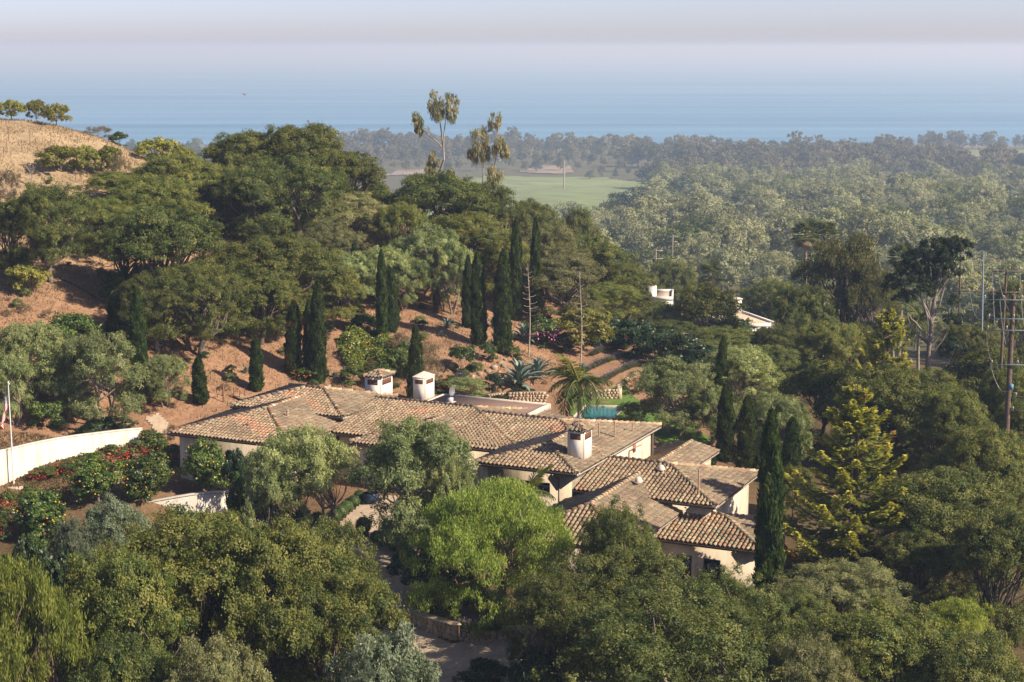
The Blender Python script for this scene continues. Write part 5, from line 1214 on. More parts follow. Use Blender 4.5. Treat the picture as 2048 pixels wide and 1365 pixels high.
# ---------------- agaves: every leaf a piece
def agave_leaf(L, Wd, col):
    t = np.linspace(0, 1, 6); wv_ = Wd * np.array([.55, .9, 1, .85, .5, .02]) / 2; V = []
    for q in range(6):
        y = L * t[q] * (1 - .12 * t[q]); z = L * (.30 * t[q] - .38 * t[q] ** 2.4); V += [(-wv_[q], y, z + wv_[q] * .55), (0, y, z), (wv_[q], y, z + wv_[q] * .55)]
    Fq = []
    for q in range(5): b_ = q * 3; Fq += [(b_, b_ + 1, b_ + 4, b_ + 3), (b_ + 1, b_ + 2, b_ + 5, b_ + 4)]
    return MB().add(V, Fq, col).data('agave_leaf', M_SUCC, True)
AG = [agave_leaf(1.0, .17, c) for c in ((.13,.185,.16), (.165,.22,.18), (.10,.15,.12), (.20,.235,.17))]
def agave(px, base, w_, label, n=26, lo=105, up=1.0):
    p = foot(px, base, lo); R_ = w_ / 2 / ppm(p) * 1.12
    r = empty('agave', p, label, 'agave', 'agaves on the slope', rngP.uniform(0, 6)); r.scale = (R_, R_, R_ * up)
    for i in range(n):
        t = i / n; el = .12 + 1.25 * t ** .9 + rngP.normal(0, .06); az = i * 2.39996
        o = link('leaf', AG[rngP.integers(4)], r); o.rotation_euler = (el, rngP.normal(0, .1), az); s_ = rngP.uniform(.85, 1.1) * (1 - .2 * t); o.scale = (s_, s_, s_); o.location = (0, 0, .05 + .12 * t)
for a in [(1038, 776, 122, 'largest blue agave standing on the stone wall'), (1076, 760, 104, 'second large agave behind the largest one'), (1046, 684, 80, 'tall agave right of the widest cypress'), (988, 655, 50, 'agave half hidden between the dark cypresses'),
          (896, 658, 50, 'spiky agave left of the group of three cypresses'), (884, 674, 28, 'small agave below the spiky one'), (744, 650, 44, 'agave just left of the twin cypresses'), (846, 660, 32, 'thin upright agave above the pointed cypress'),
          (492, 748, 36, 'agave left of the short cypress with the long shadow'), (700, 690, 26, 'pale agave on top of the flower patch'), (760, 722, 30, 'pale agave on the right side of the flower patch'), (668, 756, 30, 'agave right of the tall cypress foot'),
          (402, 762, 26, 'agave behind the stubby cypress'), (983, 695, 34, 'agave at the left foot of the widest cypress'), (1164, 742, 40, 'agave at the foot of the right bare stalk'), (822, 690, 24, 'small agave uphill of the pointed cypress'),
          (640, 640, 24, 'little agave in the shade of the leaning oak'), (930, 615, 26, 'little agave above the cypress group'), (800, 642, 22, 'little agave below the shorter twin cypress'), (690, 745, 24, 'little agave at the lower edge of the flower patch')]:
    agave(*a, n=30 if a[2] > 60 else (22 if a[2] > 36 else 16))
def stalk(px, top, base, label):
    p = foot(px, base, 112); h = hgt(p, top); r = empty('agave_stalk', p, label, 'agave stalk'); mb = MB(); z = np.linspace(-.2, h, 9)
    mb.tube(np.stack([.12 * np.sin(z * .5), .05 * np.cos(z * .7), z], 1), np.linspace(.075, .02, 9), 6, (.32, .27, .2)); mb.build('stem', M_BARK, r)
    for i in range(22):
        t = .45 + .55 * i / 22; zz = h * t; L = .95 * (1 - t) ** .6 + .1; az = i * 2.4 + rngP.normal(0, .4); d = np.array([math.cos(az), math.sin(az), 0]); s0 = np.array([.12 * math.sin(zz * .5), .05 * math.cos(zz * .7), zz])
        bmb = MB(); bmb.tube([s0, s0 + d * L * .6 + [0, 0, .02], s0 + d * L + [0, 0, .16]], [.022, .015, .02], 4, (.33, .26, .2)); bmb.build('side_branch', M_BARK, r)
stalk(1057, 528, 716, 'bare agave flower stalk with side branches, left of two'); stalk(1160, 543, 742, 'bare agave flower stalk behind the feather palm, right of two')

# ---------------- palms: every frond a piece
def frond_mesh(L, arch, cols, seed, n=34, lw=.05, ll=.55):
    rng = np.random.default_rng(seed); t = np.linspace(0, 1, 12); P_ = np.stack([0 * t, L * t * (1 - .18 * arch * t), L * (.62 * t - arch * t ** 2)], 1); mb = MB(); mb.tube(P_, np.linspace(.035, .008, 12), 4, (.16, .17, .05))
    u = np.repeat(np.linspace(.10, .99, n), 2); sd = np.tile([-1.0, 1.0], n); B_ = np.stack([np.interp(u, t, P_[:, q]) for q in range(3)], 1); T_ = nrm(np.stack([np.interp(u, t, np.gradient(P_[:, q])) for q in range(3)], 1))
    l_ = ll * np.sin(math.pi * np.clip(u * .85 + .12, 0, 1)) + .06; Ax = nrm(np.stack([sd, 0 * u, -.45 + 0 * u], 1) + T_ * .75 + rng.normal(size=(2 * n, 3)) * .12)
    leafquads(mb, B_ + Ax * l_[:, None] / 2, Ax, nrm(np.cross(Ax, T_) + rng.normal(size=(2 * n, 3)) * .15), l_, lw, palette(rng, cols, rng.uniform(.1, .9, 2 * n)))
    return mb.data('frond', M_SOFT)
KPAL = [(.03,.05,.012),(.06,.085,.02),(.10,.12,.035),(.15,.16,.06)]; YPAL = [(.09,.11,.014),(.15,.165,.022),(.21,.20,.03)]
FR = [frond_mesh(1.0, a, KPAL, 30 + i, 34, .028, .34) for i, a in enumerate((.55, .8, 1.1))]; FRY = frond_mesh(1.0, .35, YPAL, 40, 34, .028, .32)
def feather_palm(px, cy, base, R_px, Y, label, n=17, young=2, zbase=None, group=None):
    p = uny(px, cy, Y); z = gz(p[0], Y) if zbase is None else zbase; R_ = R_px / ppm(p); h = p[2] - z
    r = empty('palm_tree', (p[0], Y, z), label, 'palm', group); tb = MB(); zz = np.linspace(-.3, h, 10); tb.tube(np.stack([.05 * np.sin(zz), 0 * zz, zz], 1), np.linspace(.20, .11, 10), 8, (.24, .21, .16)); tb.build('trunk', M_BARK, r)
    for i in range(n):
        o = link('frond', FRY if i >= n - young else FR[rngP.integers(3)], r); t = i / n; s_ = R_ * rngP.uniform(.85, 1.15) * (1.15 if i >= n - young else 1)
        o.location = (0, 0, h); o.scale = (s_, s_, s_); o.rotation_euler = (-.55 + 1.25 * t + rngP.normal(0, .08), rngP.normal(0, .1), (i * 2.39996) if i < n - young else (1.9 + .9 * (i - n + young)))
feather_palm(1158, 768, 0, 78, 117.5, 'feather palm with a yellow young frond behind the tiled ridge', 18, 2)
feather_palm(1052, 985, 0, 62, 92.5, 'young palm with bright fronds between pepper tree and stucco wall', 11, 5, -28.6)
feather_palm(1790, 592, 0, 62, 172, 'drooping feather palm between the tall brown tree and the umbrella cypress', 16, 0)
feather_palm(1840, 640, 0, 60, 158, 'dark feather palm under the umbrella cypress', 16, 0)
#feather_palm(1455, 655, 0, 55, 152, 'weeping palm like plant in front of the white terrace', 14, 2)
def fan_leaf(seed, cols):
    rng = np.random.default_rng(seed); mb = MB(); mb.tube([(0, 0, 0), (0, .5, .12)], .018, 4, (.2, .2, .08)); a = np.linspace(-1.9, 1.9, 19); d = np.stack([np.sin(a), np.cos(a), -.18 * np.abs(np.sin(a))], 1); n = len(a)
    leafquads(mb, np.array([0, .5, .12]) + d * .27, nrm(d), nrm(np.array([0, -.25, 1.0]) + rng.normal(size=(n, 3)) * .2), .56, .085, palette(rng, cols, rng.uniform(.2, .95, n))); return mb.data('fan_leaf', M_SOFT)
FAN = [fan_leaf(50 + i, [(.035,.05,.016),(.07,.09,.03),(.12,.135,.055)]) for i in range(2)]; FAND = fan_leaf(55, [(.16,.12,.06),(.26,.20,.11)])
def fan_palm(px, cy, R_px, Y, label, n=26):
    p = uny(px, cy, Y); z = gz(p[0], Y); R_ = R_px / ppm(p); h = p[2] - z; r = empty('fan_palm', (p[0], Y, z), label, 'palm', 'fan palms on the valley edge')
    MB().tube([(0, 0, -.3), (.1, 0, h * .5), (0, 0, h)], [.3, .24, .22], 8, (.25, .19, .14)).build('trunk', M_BARK, r)
    for i in range(n):
        t = i / n; o = link('fan_leaf', FAND if t < .2 else FAN[i % 2], r); s_ = R_ * rngP.uniform(.9, 1.1); o.scale = (s_, s_, s_); o.location = (0, 0, h - .2 * R_ * (1 - t)); o.rotation_euler = (-.9 + 2.1 * t + rngP.normal(0, .1), rngP.normal(0, .1), i * 2.39996)
fan_palm(1612, 468, 34, 226, 'left one of two fan palms behind the tall brown tree'); fan_palm(1650, 470, 34, 228, 'right one of two fan palms behind the tall brown tree')
fan_palm(1420, 548, 34, 232, 'fan palm above the round yellow green tree'); fan_palm(1805, 515, 34, 214, 'fan palm behind the umbrella cypress')

# ---------------- stone walls, boulders, edging
def stone_mesh(seed, sx=1, sy=1, sz=1, col=(.36, .27, .18)):
    rng = np.random.default_rng(seed); bm_v = []
    for z, r in ((-.5, .72), (-.18, 1.0), (.2, .98), (.5, .66)):
        for k in range(7): a = k * 2 * math.pi / 7; q = r * rng.uniform(.85, 1.12) * .5; bm_v.append((math.cos(a) * q * sx, math.sin(a) * q * sy, z * sz * rng.uniform(.9, 1.1)))
    Fq = [(L * 7 + k, L * 7 + (k + 1) % 7, (L + 1) * 7 + (k + 1) % 7, (L + 1) * 7 + k) for L in range(3) for k in range(7)]
    mb = MB().add(bm_v, Fq, col); mb.add(bm_v[21:], [tuple(range(7))], col); mb.add(bm_v[:7], [tuple(range(6, -1, -1))], col); return mb
SCOL = [(.40,.30,.19),(.46,.36,.24),(.33,.24,.155),(.43,.34,.25),(.37,.27,.16),(.30,.23,.17)]
STM = [stone_mesh(60 + i, 1, .8, 1, SCOL[i % 6]).data('stone', M_STONE) for i in range(12)]
# curved wall of the planting circle
bp = [unz(x, y, -30.45) for x, y in ((812, 1262), (850, 1278), (900, 1292), (950, 1300), (1000, 1303), (1060, 1302), (1130, 1296), (1200, 1288))]
bp = np.array(bp); tt_ = np.linspace(0, len(bp) - 1, 60); bc = np.stack([np.interp(tt_, np.arange(len(bp)), bp[:, q]) for q in range(3)], 1)
T_ = nrm(np.gradient(bc, axis=0)); N_ = np.stack([-T_[:, 1], T_[:, 0], 0 * tt_], 1); ctr_ = bc[len(bc) // 2]
wr = empty('stone_wall', ctr_, 'curved field stone wall round the planting circle of the pepper tree', 'wall')
HW = 1.12; core = MB(); V = np.concatenate([np.stack([bc + N_ * .1 - [0, 0, .5], bc + N_ * .1 + [0, 0, HW], bc + N_ * .5 + [0, 0, HW], bc + N_ * .5 - [0, 0, .5]], 1).reshape(-1, 3)]) - ctr_
Fq = [(k * 4 + j, (k + 1) * 4 + j, (k + 1) * 4 + j + 1, k * 4 + j + 1) for k in range(59) for j in range(3)]; core.add(V, Fq, (.17, .125, .085)); core.build('mortar_core', M_STONE, wr)
cpm = MB(); V = np.stack([bc - N_ * .05 + [0, 0, HW + .003], bc - N_ * .05 + [0, 0, HW + .09], bc + N_ * .5 + [0, 0, HW + .09], bc + N_ * .5 + [0, 0, HW + .003]], 1).reshape(-1, 3) - ctr_; cpm.add(V, Fq, (.42, .33, .22)); cpm.build('coping', M_STONE, wr)
seg = np.concatenate([[0], np.cumsum(np.linalg.norm(np.diff(bc, axis=0), axis=1))]); row_z, rr_ = .14, 0
for rw in range(4):
    s0 = rngP.uniform(0, .2); 
    while s0 < seg[-1] - .1:
        wd_ = rngP.uniform(.24, .46); c_ = s0 + wd_ / 2; pos = np.array([np.interp(c_, seg, bc[:, q]) for q in range(3)]); tx = np.array([np.interp(c_, seg, T_[:, q]) for q in range(2)])
        o = link('stone', STM[rngP.integers(12)], wr); nn = np.array([-tx[1], tx[0]]); o.location = (*(pos[:2] + nn * .13 - ctr_[:2]), pos[2] + .15 + rw * .275 + rngP.normal(0, .02) - ctr_[2]); o.scale = (wd_ * 1.04, .32, .29 * rngP.uniform(.9, 1.12)); o.rotation_euler = (0, rngP.normal(0, .1), math.atan2(tx[1], tx[0])); s0 += wd_
# soil inside the circle
dr = [*(bc[:, :2] + N_[:, :2] * .3), *[unz(1150, 1180, -29.4)[:2], unz(1000, 1150, -29.3)[:2], unz(830, 1180, -29.5)[:2]]]
P2_ = np.array(dr); cc_ = P2_.mean(0); mb = MB(); ring = np.concatenate([np.c_[P2_, np.full(len(P2_), -30.45 + HW - .1)], np.c_[[cc_], [-29.25]]]); mb.add(ring, [(i, (i + 1) % len(P2_), len(P2_)) for i in range(len(P2_))], (.15, .10, .06)); o = mb.build('planting_bed', M_SOIL); tag(o, kind='structure')
# garden stone wall behind the flat roof
def masonry(label, p0, p1, h, th, rows_, lw, kind_stuff=True):
    p0, p1 = np.array(p0), np.array(p1); ctr2 = (p0 + p1) / 2; L = np.linalg.norm((p1 - p0)[:2]); ang_ = math.atan2(p1[1] - p0[1], p1[0] - p0[0])
    r = empty('stone_wall', ctr2, label, 'wall', None, ang_); MB().box(-L / 2, L / 2, .03, th, -.6, h, (.22, .165, .11)).build('mortar_core', M_STONE, r)
    mb = MB(); hh = h / rows_
    for q in range(rows_):
        s0 = -L / 2
        while s0 < L / 2 - .05:
            wd_ = rngP.uniform(.7, 1.4) * lw; sm_ = stone_mesh(int(rngP.integers(1e6))); mb.add(sm_.V[0] * [wd_ * 1.02, .22, hh * 1.05] + [s0 + wd_ / 2, .04, hh * (q + .5)], sm_.F[0] , np.array(SCOL[rngP.integers(6)]) * 1.1); s0 += wd_
    o = mb.build('stones', M_STONE, r); o['kind'] = 'stuff'; return r
masonry('pale stone retaining wall behind the flat roof, under the large agaves', foot(1015, 806, 112), foot(1092, 812, 112), .95, .4, 5, .26)
masonry('low shaded stone wall left of the pale one', foot(962, 799, 112), foot(1014, 803, 112), .5, .4, 3, .26)
masonry('stone wall with an end pier behind the palm and lawn', foot(1180, 800, 112), foot(1236, 800, 112), .8, .45, 4, .28)
o = MB().box(-.22, .22, -.22, .22, -.3, 1.2, (.50, .40, .28)).build('stone_pier', M_STONE); o.location = foot(1238, 799, 112); tag(o, 'square stone pier ending the low wall at the lawn', 'pier')
BLD = [stone_mesh(90 + i, rngP.uniform(.8, 1.2), rngP.uniform(.8, 1.2), 1, tuple(np.array(SCOL[i % 6]) * .72)).data('boulder', M_STONE) for i in range(12)]
for i, (px, py, w_) in enumerate([(960, 752, 20), (945, 756, 16), (975, 745, 16), (988, 738, 18), (998, 748, 14), (1006, 735, 16), (1010, 722, 12), (935, 762, 18), (925, 768, 14), (985, 752, 12), (1000, 728, 14), (950, 745, 12)]):
    p = foot(px, py, 112); s_ = w_ * .8 / ppm(p); o = link('boulder', BLD[i]); o.location = p + [0, 0, s_ * .12]; o.scale = (s_, s_ * rngP.uniform(.7, 1.2), s_ * rngP.uniform(.55, .8)); o.rotation_euler = (rngP.normal(0, .2), rngP.normal(0, .2), rngP.uniform(0, 6)); tag(o, 'tan boulder in the rock pile below the sapling', 'boulder', 'boulders on the garden slope')
# terraces: lavender rows and stone edging
lav = MB(); n_ = 420; d_ = rdir(rngP, n_); d_[:, 2] = np.abs(d_[:, 2]) + .3; d_ = nrm(d_)
leafquads(lav, d_ * .32 * rngP.uniform(.5, 1.1, (n_, 1)), nrm(d_ + rngP.normal(size=(n_, 3)) * .2), rdir(rngP, n_), .28, .035, palette(rngP, [(.06,.09,.03),(.11,.145,.055),(.17,.19,.11)], rngP.uniform(0, 1, n_)))
k = 60; d2 = d_[:k]; leafquads(lav, d2 * .52, d2, rdir(rngP, k), .14, .035, np.tile((.2, .15, .24), (k, 1))); LAV = lav.data('lavender_bush', M_LEAF)
rowsL = [[(1185, 712), (1210, 700), (1235, 697), (1255, 700)], [(1170, 745), (1205, 728), (1240, 716), (1275, 712), (1290, 712)], [(1205, 765), (1235, 748), (1265, 735), (1295, 730), (1320, 728)]]
for R_ in rowsL:
    R_ = np.array(R_, float); sg = np.concatenate([[0], np.cumsum(np.linalg.norm(np.diff(R_, axis=0), axis=1))])
    for s_ in np.arange(0, sg[-1], 8.5):
        p = foot(np.interp(s_, sg, R_[:, 0]), np.interp(s_, sg, R_[:, 1]), 112); o = link('lavender_bush', LAV); o.location = p; q_ = rngP.uniform(.85, 1.25); o.scale = (q_, q_, q_); o.rotation_euler = (0, 0, rngP.uniform(0, 6)); tag(o, 'lavender bush in the curved rows of the red terraces', 'lavender', 'lavender rows on the terraces')
er = empty('stone_edging', foot(1270, 752, 112), 'curved row of pale edging stones below the lavender', 'edging'); e0 = np.array(er.location)
E_ = np.array([(1236, 778), (1248, 766), (1264, 753), (1284, 743), (1306, 736)], float); sg = np.concatenate([[0], np.cumsum(np.linalg.norm(np.diff(E_, axis=0), axis=1))])
for s_ in np.arange(0, sg[-1], 4.2):
    p = foot(np.interp(s_, sg, E_[:, 0]), np.interp(s_, sg, E_[:, 1]), 112); o = link('stone', STM[rngP.integers(12)], er); o.location = p - e0 + [0, 0, .08]; o.scale = (.26, .34, .28); o.rotation_euler = (0, 0, rngP.uniform(0, 6))

# ---------------- flag and pole
pf = unz(28, 972, -27.42); hp = hgt(pf, 768)
fp_ = empty('flagpole', pf, 'tall slender white flagpole on a concrete pad', 'flagpole'); lean = -.04
MB().tube([(0, 0, -.2), (lean * .5, 0, hp * .5), (lean, 0, hp)], [.05, .042, .03], 8, (.62, .60, .56)).build('pole', M_PAINT, fp_)
b_ = stone_mesh(3, .14, .14, .14, (.6, .58, .52)); b_.V = [v + [lean, 0, hp + .06] for v in b_.V]; b_.box(lean - .11, lean + .11, -.02, .02, hp - .03, hp + .005, (.6, .58, .52)); b_.build('finial', M_METAL, fp_)
U_, V_ = np.meshgrid(np.linspace(0, 1, 40), np.linspace(0, 1, 27)); hoist, fly = 1.35, 2.5
X_ = -(.05 + .46 * U_ ** .7 * (.55 + .45 * V_)) - .08 * np.sin(U_ * 14 + V_ * 3) * U_ ** .4; Yf = .10 * np.sin(U_ * 12 + V_ * 2.0) * U_ ** .3 - .05; Zf = -V_ * hoist * (1 - .25 * U_) - fly * U_ * .74
idx = np.arange(U_.size).reshape(U_.shape); Ff = np.stack([idx[:-1, :-1], idx[:-1, 1:], idx[1:, 1:], idx[1:, :-1]], -1).reshape(-1, 4); uc = ((U_[:-1, :-1] + U_[1:, 1:]) / 2).ravel(); vc = ((V_[:-1, :-1] + V_[1:, 1:]) / 2).ravel()
Vf = np.stack([X_, Yf, Zf], -1).reshape(-1, 3); st = (vc * 13).astype(int); red = np.array([.46, .015, .03]); wht = np.array([.72, .69, .66]); blu = np.array([.035, .05, .14]); fc = np.where((st % 2 == 0)[:, None], red, wht); can = (uc < .4) & (vc < 7 / 13)
fc[can] = blu; sp = can & (((uc * 27.5).astype(int) % 2 == 0) & ((vc * 17).astype(int) % 2 == 0)); fc[sp] = wht * .9
fm = MB().add(Vf[Ff].reshape(-1, 3), np.arange(len(Ff) * 4).reshape(-1, 4), np.repeat(fc, 4, 0)); fo = fm.build('flag', M_FLOWER); fo.location = pf + [lean - .02, 0, hp - .12]; tag(fo, 'limp flag with red and white stripes and starred blue corner on the pole', 'flag')
pd = empty('concrete_pad', pf, 'pale concrete pad round the foot of the flagpole', 'slab', None, -.35); MB().box(-1.1, 1.0, -.65, .65, -.3, .05, (.46, .37, .29)).build('slab', M_STUCCO, pd)

# ---------------- power poles and wires
WOOD = (.125, .085, .062); STEEL = (.15, .19, .22)
def at(px, py, Y): return uny(px, py, Y)
def pole(Y, pts, r, label, arms, mast=None, box_=None, group='power poles at the right edge'):
    b0 = at(*pts[0], Y); b0[2] = min(b0[2], gz(b0[0], Y) - .2); t0 = at(*pts[1], Y); r_ = empty('power_pole', b0, label, 'power pole', group)
    MB().tube([b0 - b0, (t0 - b0) * .5, t0 - b0], [r * 1.2, r, r * .8], 8, WOOD).build('pole', M_BARK, r_)
    for (x0, x1, y, th, col, dy) in arms:
        th *= .7
        a_, c_ = at(x0, y, Y - dy), at(x1, y + (1 if col is STEEL else 0), Y - dy); am = MB(); d = nrm(c_ - a_); n_ = np.array([-d[1], d[0], 0])
        am.add([a_ - b0 - n_ * th + [0, 0, s * th] for s in (-1, 1)] + [a_ - b0 + n_ * th + [0, 0, s * th] for s in (-1, 1)] + [c_ - b0 - n_ * th + [0, 0, s * th] for s in (-1, 1)] + [c_ - b0 + n_ * th + [0, 0, s * th] for s in (-1, 1)],
               [(0, 1, 5, 4), (2, 6, 7, 3), (1, 3, 7, 5), (0, 4, 6, 2), (0, 2, 3, 1), (4, 5, 7, 6)], col); arm = am.build('crossarm', M_PAINT if col is STEEL else M_BARK, r_)
        for f_ in np.linspace(.03, .97, max(2, int(abs(x1 - x0) / 28))):
            q = a_ + (c_ - a_) * f_ - b0; MB().tube([q + [0, 0, th], q + [0, 0, th + .10], q + [0, 0, th + .11], q + [0, 0, th + .2], q + [0, 0, th + .21], q + [0, 0, th + .28]], [.02, .02, .06, .05, .065, .03], 6, (.50, .46, .42)).build('insulator', M_PAINT, arm)
    if mast: a_, c_ = at(*mast[0], Y - .4), at(*mast[1], Y - .4); MB().tube([a_ - b0, c_ - b0], [.055, .04], 6, (.22, .27, .30)).build('steel_mast', M_PAINT, r_)
    if box_: q = at(*box_, Y - .35) - b0; MB().box(q[0] - .13, q[0] + .13, q[1] - .13, q[1] + .13, q[2] - .18, q[2] + .18, (.10, .19, .27)).build('switch_box', M_PAINT, r_)
pole(110, ((2012, 880), (2027, 590)), .19, 'nearest wooden power pole with steel crossarms and a blue box', [(1980, 2090, 730, .05, STEEL, .25), (1972, 2092, 661, .045, STEEL, .25), (2030, 2075, 795, .05, WOOD, .2), (2024, 2080, 823, .05, WOOD, .2), (1975, 2080, 638, .04, STEEL, .3), (1966, 2085, 600, .04, STEEL, .3)], ((1964, 661), (1967, 503)), (2022, 774))
pole(136, ((1995, 850), (2013, 540)), .12, 'second wooden power pole just behind the nearest one', [(1985, 2042, 543, .05, WOOD, .2), (1984, 2040, 585, .05, WOOD, .2)])
pole(192, ((1920, 640), (1922, 484)), .12, 'farthest wooden power pole with wide crossarms beside the umbrella cypress', [(1918, 1942, 486, .06, STEEL, .2), (1904, 1946, 510, .06, STEEL, .2), (1898, 2012, 583, .07, WOOD, .2)])
def wire(a, b, sag, label, r=.022):
    a, b = np.array(a), np.array(b); t = np.linspace(0, 1, 14)[:, None]; P_ = a + (b - a) * t; P_[:, 2] -= (4 * t * (1 - t))[:, 0] * sag; o = MB().tube(P_ - a, r, 4, (.34, .29, .26)).build('power_line', M_METAL); o.location = a; tag(o, label, 'wire', 'lines hung between the power poles')
for (a, b, sg_) in [((1940, 486, 192), (1966, 530, 110), .6), ((1942, 510, 192), (1965, 577, 110), .9), ((1905, 512, 192), (1940, 583, 190), .4), ((1940, 583, 190), (1964, 640, 110), .9), ((1980, 726, 110), (2020, 780, 109), .8), ((1972, 662, 110), (1982, 722, 110), .3), ((1995, 540, 136), (2018, 620, 110), .5), ((2040, 543, 136), (2050, 660, 110), .7), ((1985, 545, 136), (1990, 655, 110), .2), ((2000, 600, 136), (2012, 690, 110), .4)]:
    wire(at(*a), at(*b), sg_, 'drooping pale line between the power poles')

# ---------------- fences and stakes on the slopes
fe = empty('wire_fence', foot(447, 805, 105), 'rusty post and wire fence with a gate left of the villa roof', 'fence'); f0 = np.array(fe.location)
FP = [(447, 805, 770), (468, 797, 776), (490, 800, 784), (480, 803, 786), (404, 792, 778)]
for (x, b_, t_) in FP: p = foot(x, b_, 105); h = max(.8, hgt(p, t_)); MB().tube([p - f0 - [0, 0, .2], p - f0 + [0, 0, h]], .06 if x == 447 else .035, 5, (.20, .10, .06)).build('post', M_BARK, fe)
for z_ in (.45, 1.05): MB().tube([foot(404, 792, 105) - f0 + [0, 0, z_], foot(447, 805, 105) - f0 + [0, 0, z_], foot(468, 797, 105) - f0 + [0, 0, z_ * .9]], .014, 4, (.16, .09, .06)).build('wire', M_BARK, fe)
for i, (px, b_, t_) in enumerate([(15, 305, 282), (60, 290, 258), (17, 282, 258), (44, 305, 280), (102, 285, 265), (152, 365, 338), (155, 288, 272), (62, 372, 330), (8, 315, 295)]):
    p = foot(px, b_, 110); o = MB().tube([(0, 0, -.2), (rngP.normal(0, .08), 0, max(.6, hgt(p, t_)))], .035, 5, (.20, .13, .09)).build('stake', M_BARK); o.location = p; tag(o, 'thin wooden stake standing in the dry grass', 'stake', 'stakes on the dry hill')
p = foot(62, 372, 110); r = empty('bare_tree', p, 'small leafless sapling below the dry slope bushes', 'tree'); mb = MB(); limb(mb, rngP, (0, 0, -.2), (.1, 0, 1.2), .06, .04, .05, 5, (.3, .25, .2))
for _ in range(9): limb(mb, rngP, (.08, 0, rngP.uniform(.8, 1.2)), (rngP.uniform(-.7, .7), rngP.uniform(-.5, .5), rngP.uniform(1.5, 2.2)), .03, .008, .1, 5, (.3, .25, .2), 4)
mb.build('branches', M_BARK, r)
p1, p2 = foot(112, 556, 105), foot(192, 598, 105); o = MB().tube(np.array([(p1 * (1 - t) + p2 * t) * [1, 1, 0] + [0, 0, gz(*(p1 * (1 - t) + p2 * t)[:2]) + .09] for t in np.linspace(0, 1, 12)]) - p1, .07, 6, (.05, .04, .035)).build('drain_pipe', M_PAINT); o.location = p1; tag(o, 'dark drain pipe lying down the bare slope under the spreading oak', 'pipe')
# sloped concrete spillway beside the left roof
drape('concrete_ramp', [foot(x, y, 100) for x, y in ((292, 838), (318, 830), (350, 866), (322, 880))], M_GRAVEL, .07, .2)
# stacked spare tiles behind the fence
for i, (px, py) in enumerate([(478, 800), (484, 802), (492, 804), (473, 798), (500, 806)]):
    p = foot(px, py, 105); o = link('spare_tile', TM[3 if i % 2 else 0]); o.location = p + [0, 0, .12]; o.scale = (1.6, 2.2, 1.6); o.rotation_euler = (.1, 0, 1.0 + .1 * i); tag(o, 'spare clay tile lying behind the fence', 'tile', 'spare clay tiles by the fence')

# ---------------- satellite dish, pots, box balls
a_, b_ = -51.9, 101.3; p = H2W(a_, b_, -23.88); r = empty('satellite_dish', p, 'grey satellite dish on the flat roof', 'satellite dish', None, .9)
mb = MB(); rr_ = np.linspace(0, .31, 6); aa = np.linspace(0, 2 * math.pi, 17)[:-1]; G_ = np.array([[(R0 * math.cos(t), -.12 + R0 ** 2 * -.6 , R0 * math.sin(t) * 1.1) for t in aa] for R0 in rr_]); mb.add(G_.reshape(-1, 3) + [0, 0, .78], [(L * 16 + k, L * 16 + (k + 1) % 16, (L + 1) * 16 + (k + 1) % 16, (L + 1) * 16 + k) for L in range(5) for k in range(16)], (.27, .27, .29)); mb.build('dish', M_METAL, r, True)
MB().tube([(0, 0, 0), (0, 0, .75)], .04, 6, (.35, .35, .36)).tube([(0, -.1, .45), (0, -.55, .75)], .02, 5, (.35, .35, .36)).build('mast', M_METAL, r); MB().box(-.17, .17, -.15, .15, .0, .3, (.5, .48, .46)).box(-.35, .35, -.25, .25, -.03, .02, (.45, .40, .36)).build('base', M_STUCCO, r)
def boxball(seed): 
    rng = np.random.default_rng(seed); mb = MB(); n = 2600; d = rdir(rng, n); P_ = d * rng.uniform(.85, 1.03, (n, 1)) * .5 + [0, 0, .5]; leafquads(mb, P_, nrm(np.cross(d, rdir(rng, n))), nrm(d + rng.normal(size=(n, 3)) * .4), .075, .05, palette(rng, BUSH, rng.normal(.45, .2, n))); zz = np.linspace(.02, .98, 9); mb.tube(np.c_[0 * zz, 0 * zz, zz], .44 * np.sqrt(1 - (2 * zz - 1) ** 2) + .005, 10, DARKH[1]); return mb.data('box_ball', M_GLOSS)
BB = [boxball(1), boxball(2)]
def pot(loc, R_, h, label, plant_=None):
    r = empty('glazed_pot', loc, label, 'pot'); z = np.array([0, .15, .5, .85, 1.0, 1.0, .88]) * h; mb = MB(); mb.tube(np.c_[0 * z, 0 * z, z], np.array([.6, .75, .98, .95, 1.06, .9, .86]) * R_, 14, (.02, .045, .11)); mb.build('vessel', M_SUCC, r, True)
p = unz(727, 1077, -28.62); p[2] = gz(p[0], p[1]) + .05; pot(p, .34, .42, 'dark blue glazed pot on the gravel drive holding a round boxwood'); o = link('boxwood', BB[0]); o.location = p + [0, 0, .36]; o.scale = (.98, .98, 1.0); tag(o, 'round clipped boxwood in the dark blue pot', 'shrub')
p = unz(742, 1020, -28.35); p[2] = gz(p[0], p[1]) + .04; pot(p, .50, .62, 'large blue pot in the shade at the end of the drive')
for i, (px, py, w_) in enumerate([(655, 1058, 26), (668, 1052, 26), (682, 1046, 24), (694, 1040, 22), (708, 1034, 22), (720, 1026, 20), (755, 1084, 24), (772, 1090, 26), (790, 1096, 24), (806, 1102, 24), (640, 1064, 26), (820, 1108, 22)]):
    p = unz(px, py, -28.7); p[2] = gz(p[0], p[1]); s_ = w_ / ppm(p) * 1.15; o = link('boxwood', BB[i % 2]); o.location = p; o.scale = (s_ * 1.1, s_ * 1.1, s_ * .9); o.rotation_euler = (0, 0, i); tag(o, 'clipped boxwood mound edging the gravel drive', 'shrub', 'boxwood mounds along the drive')
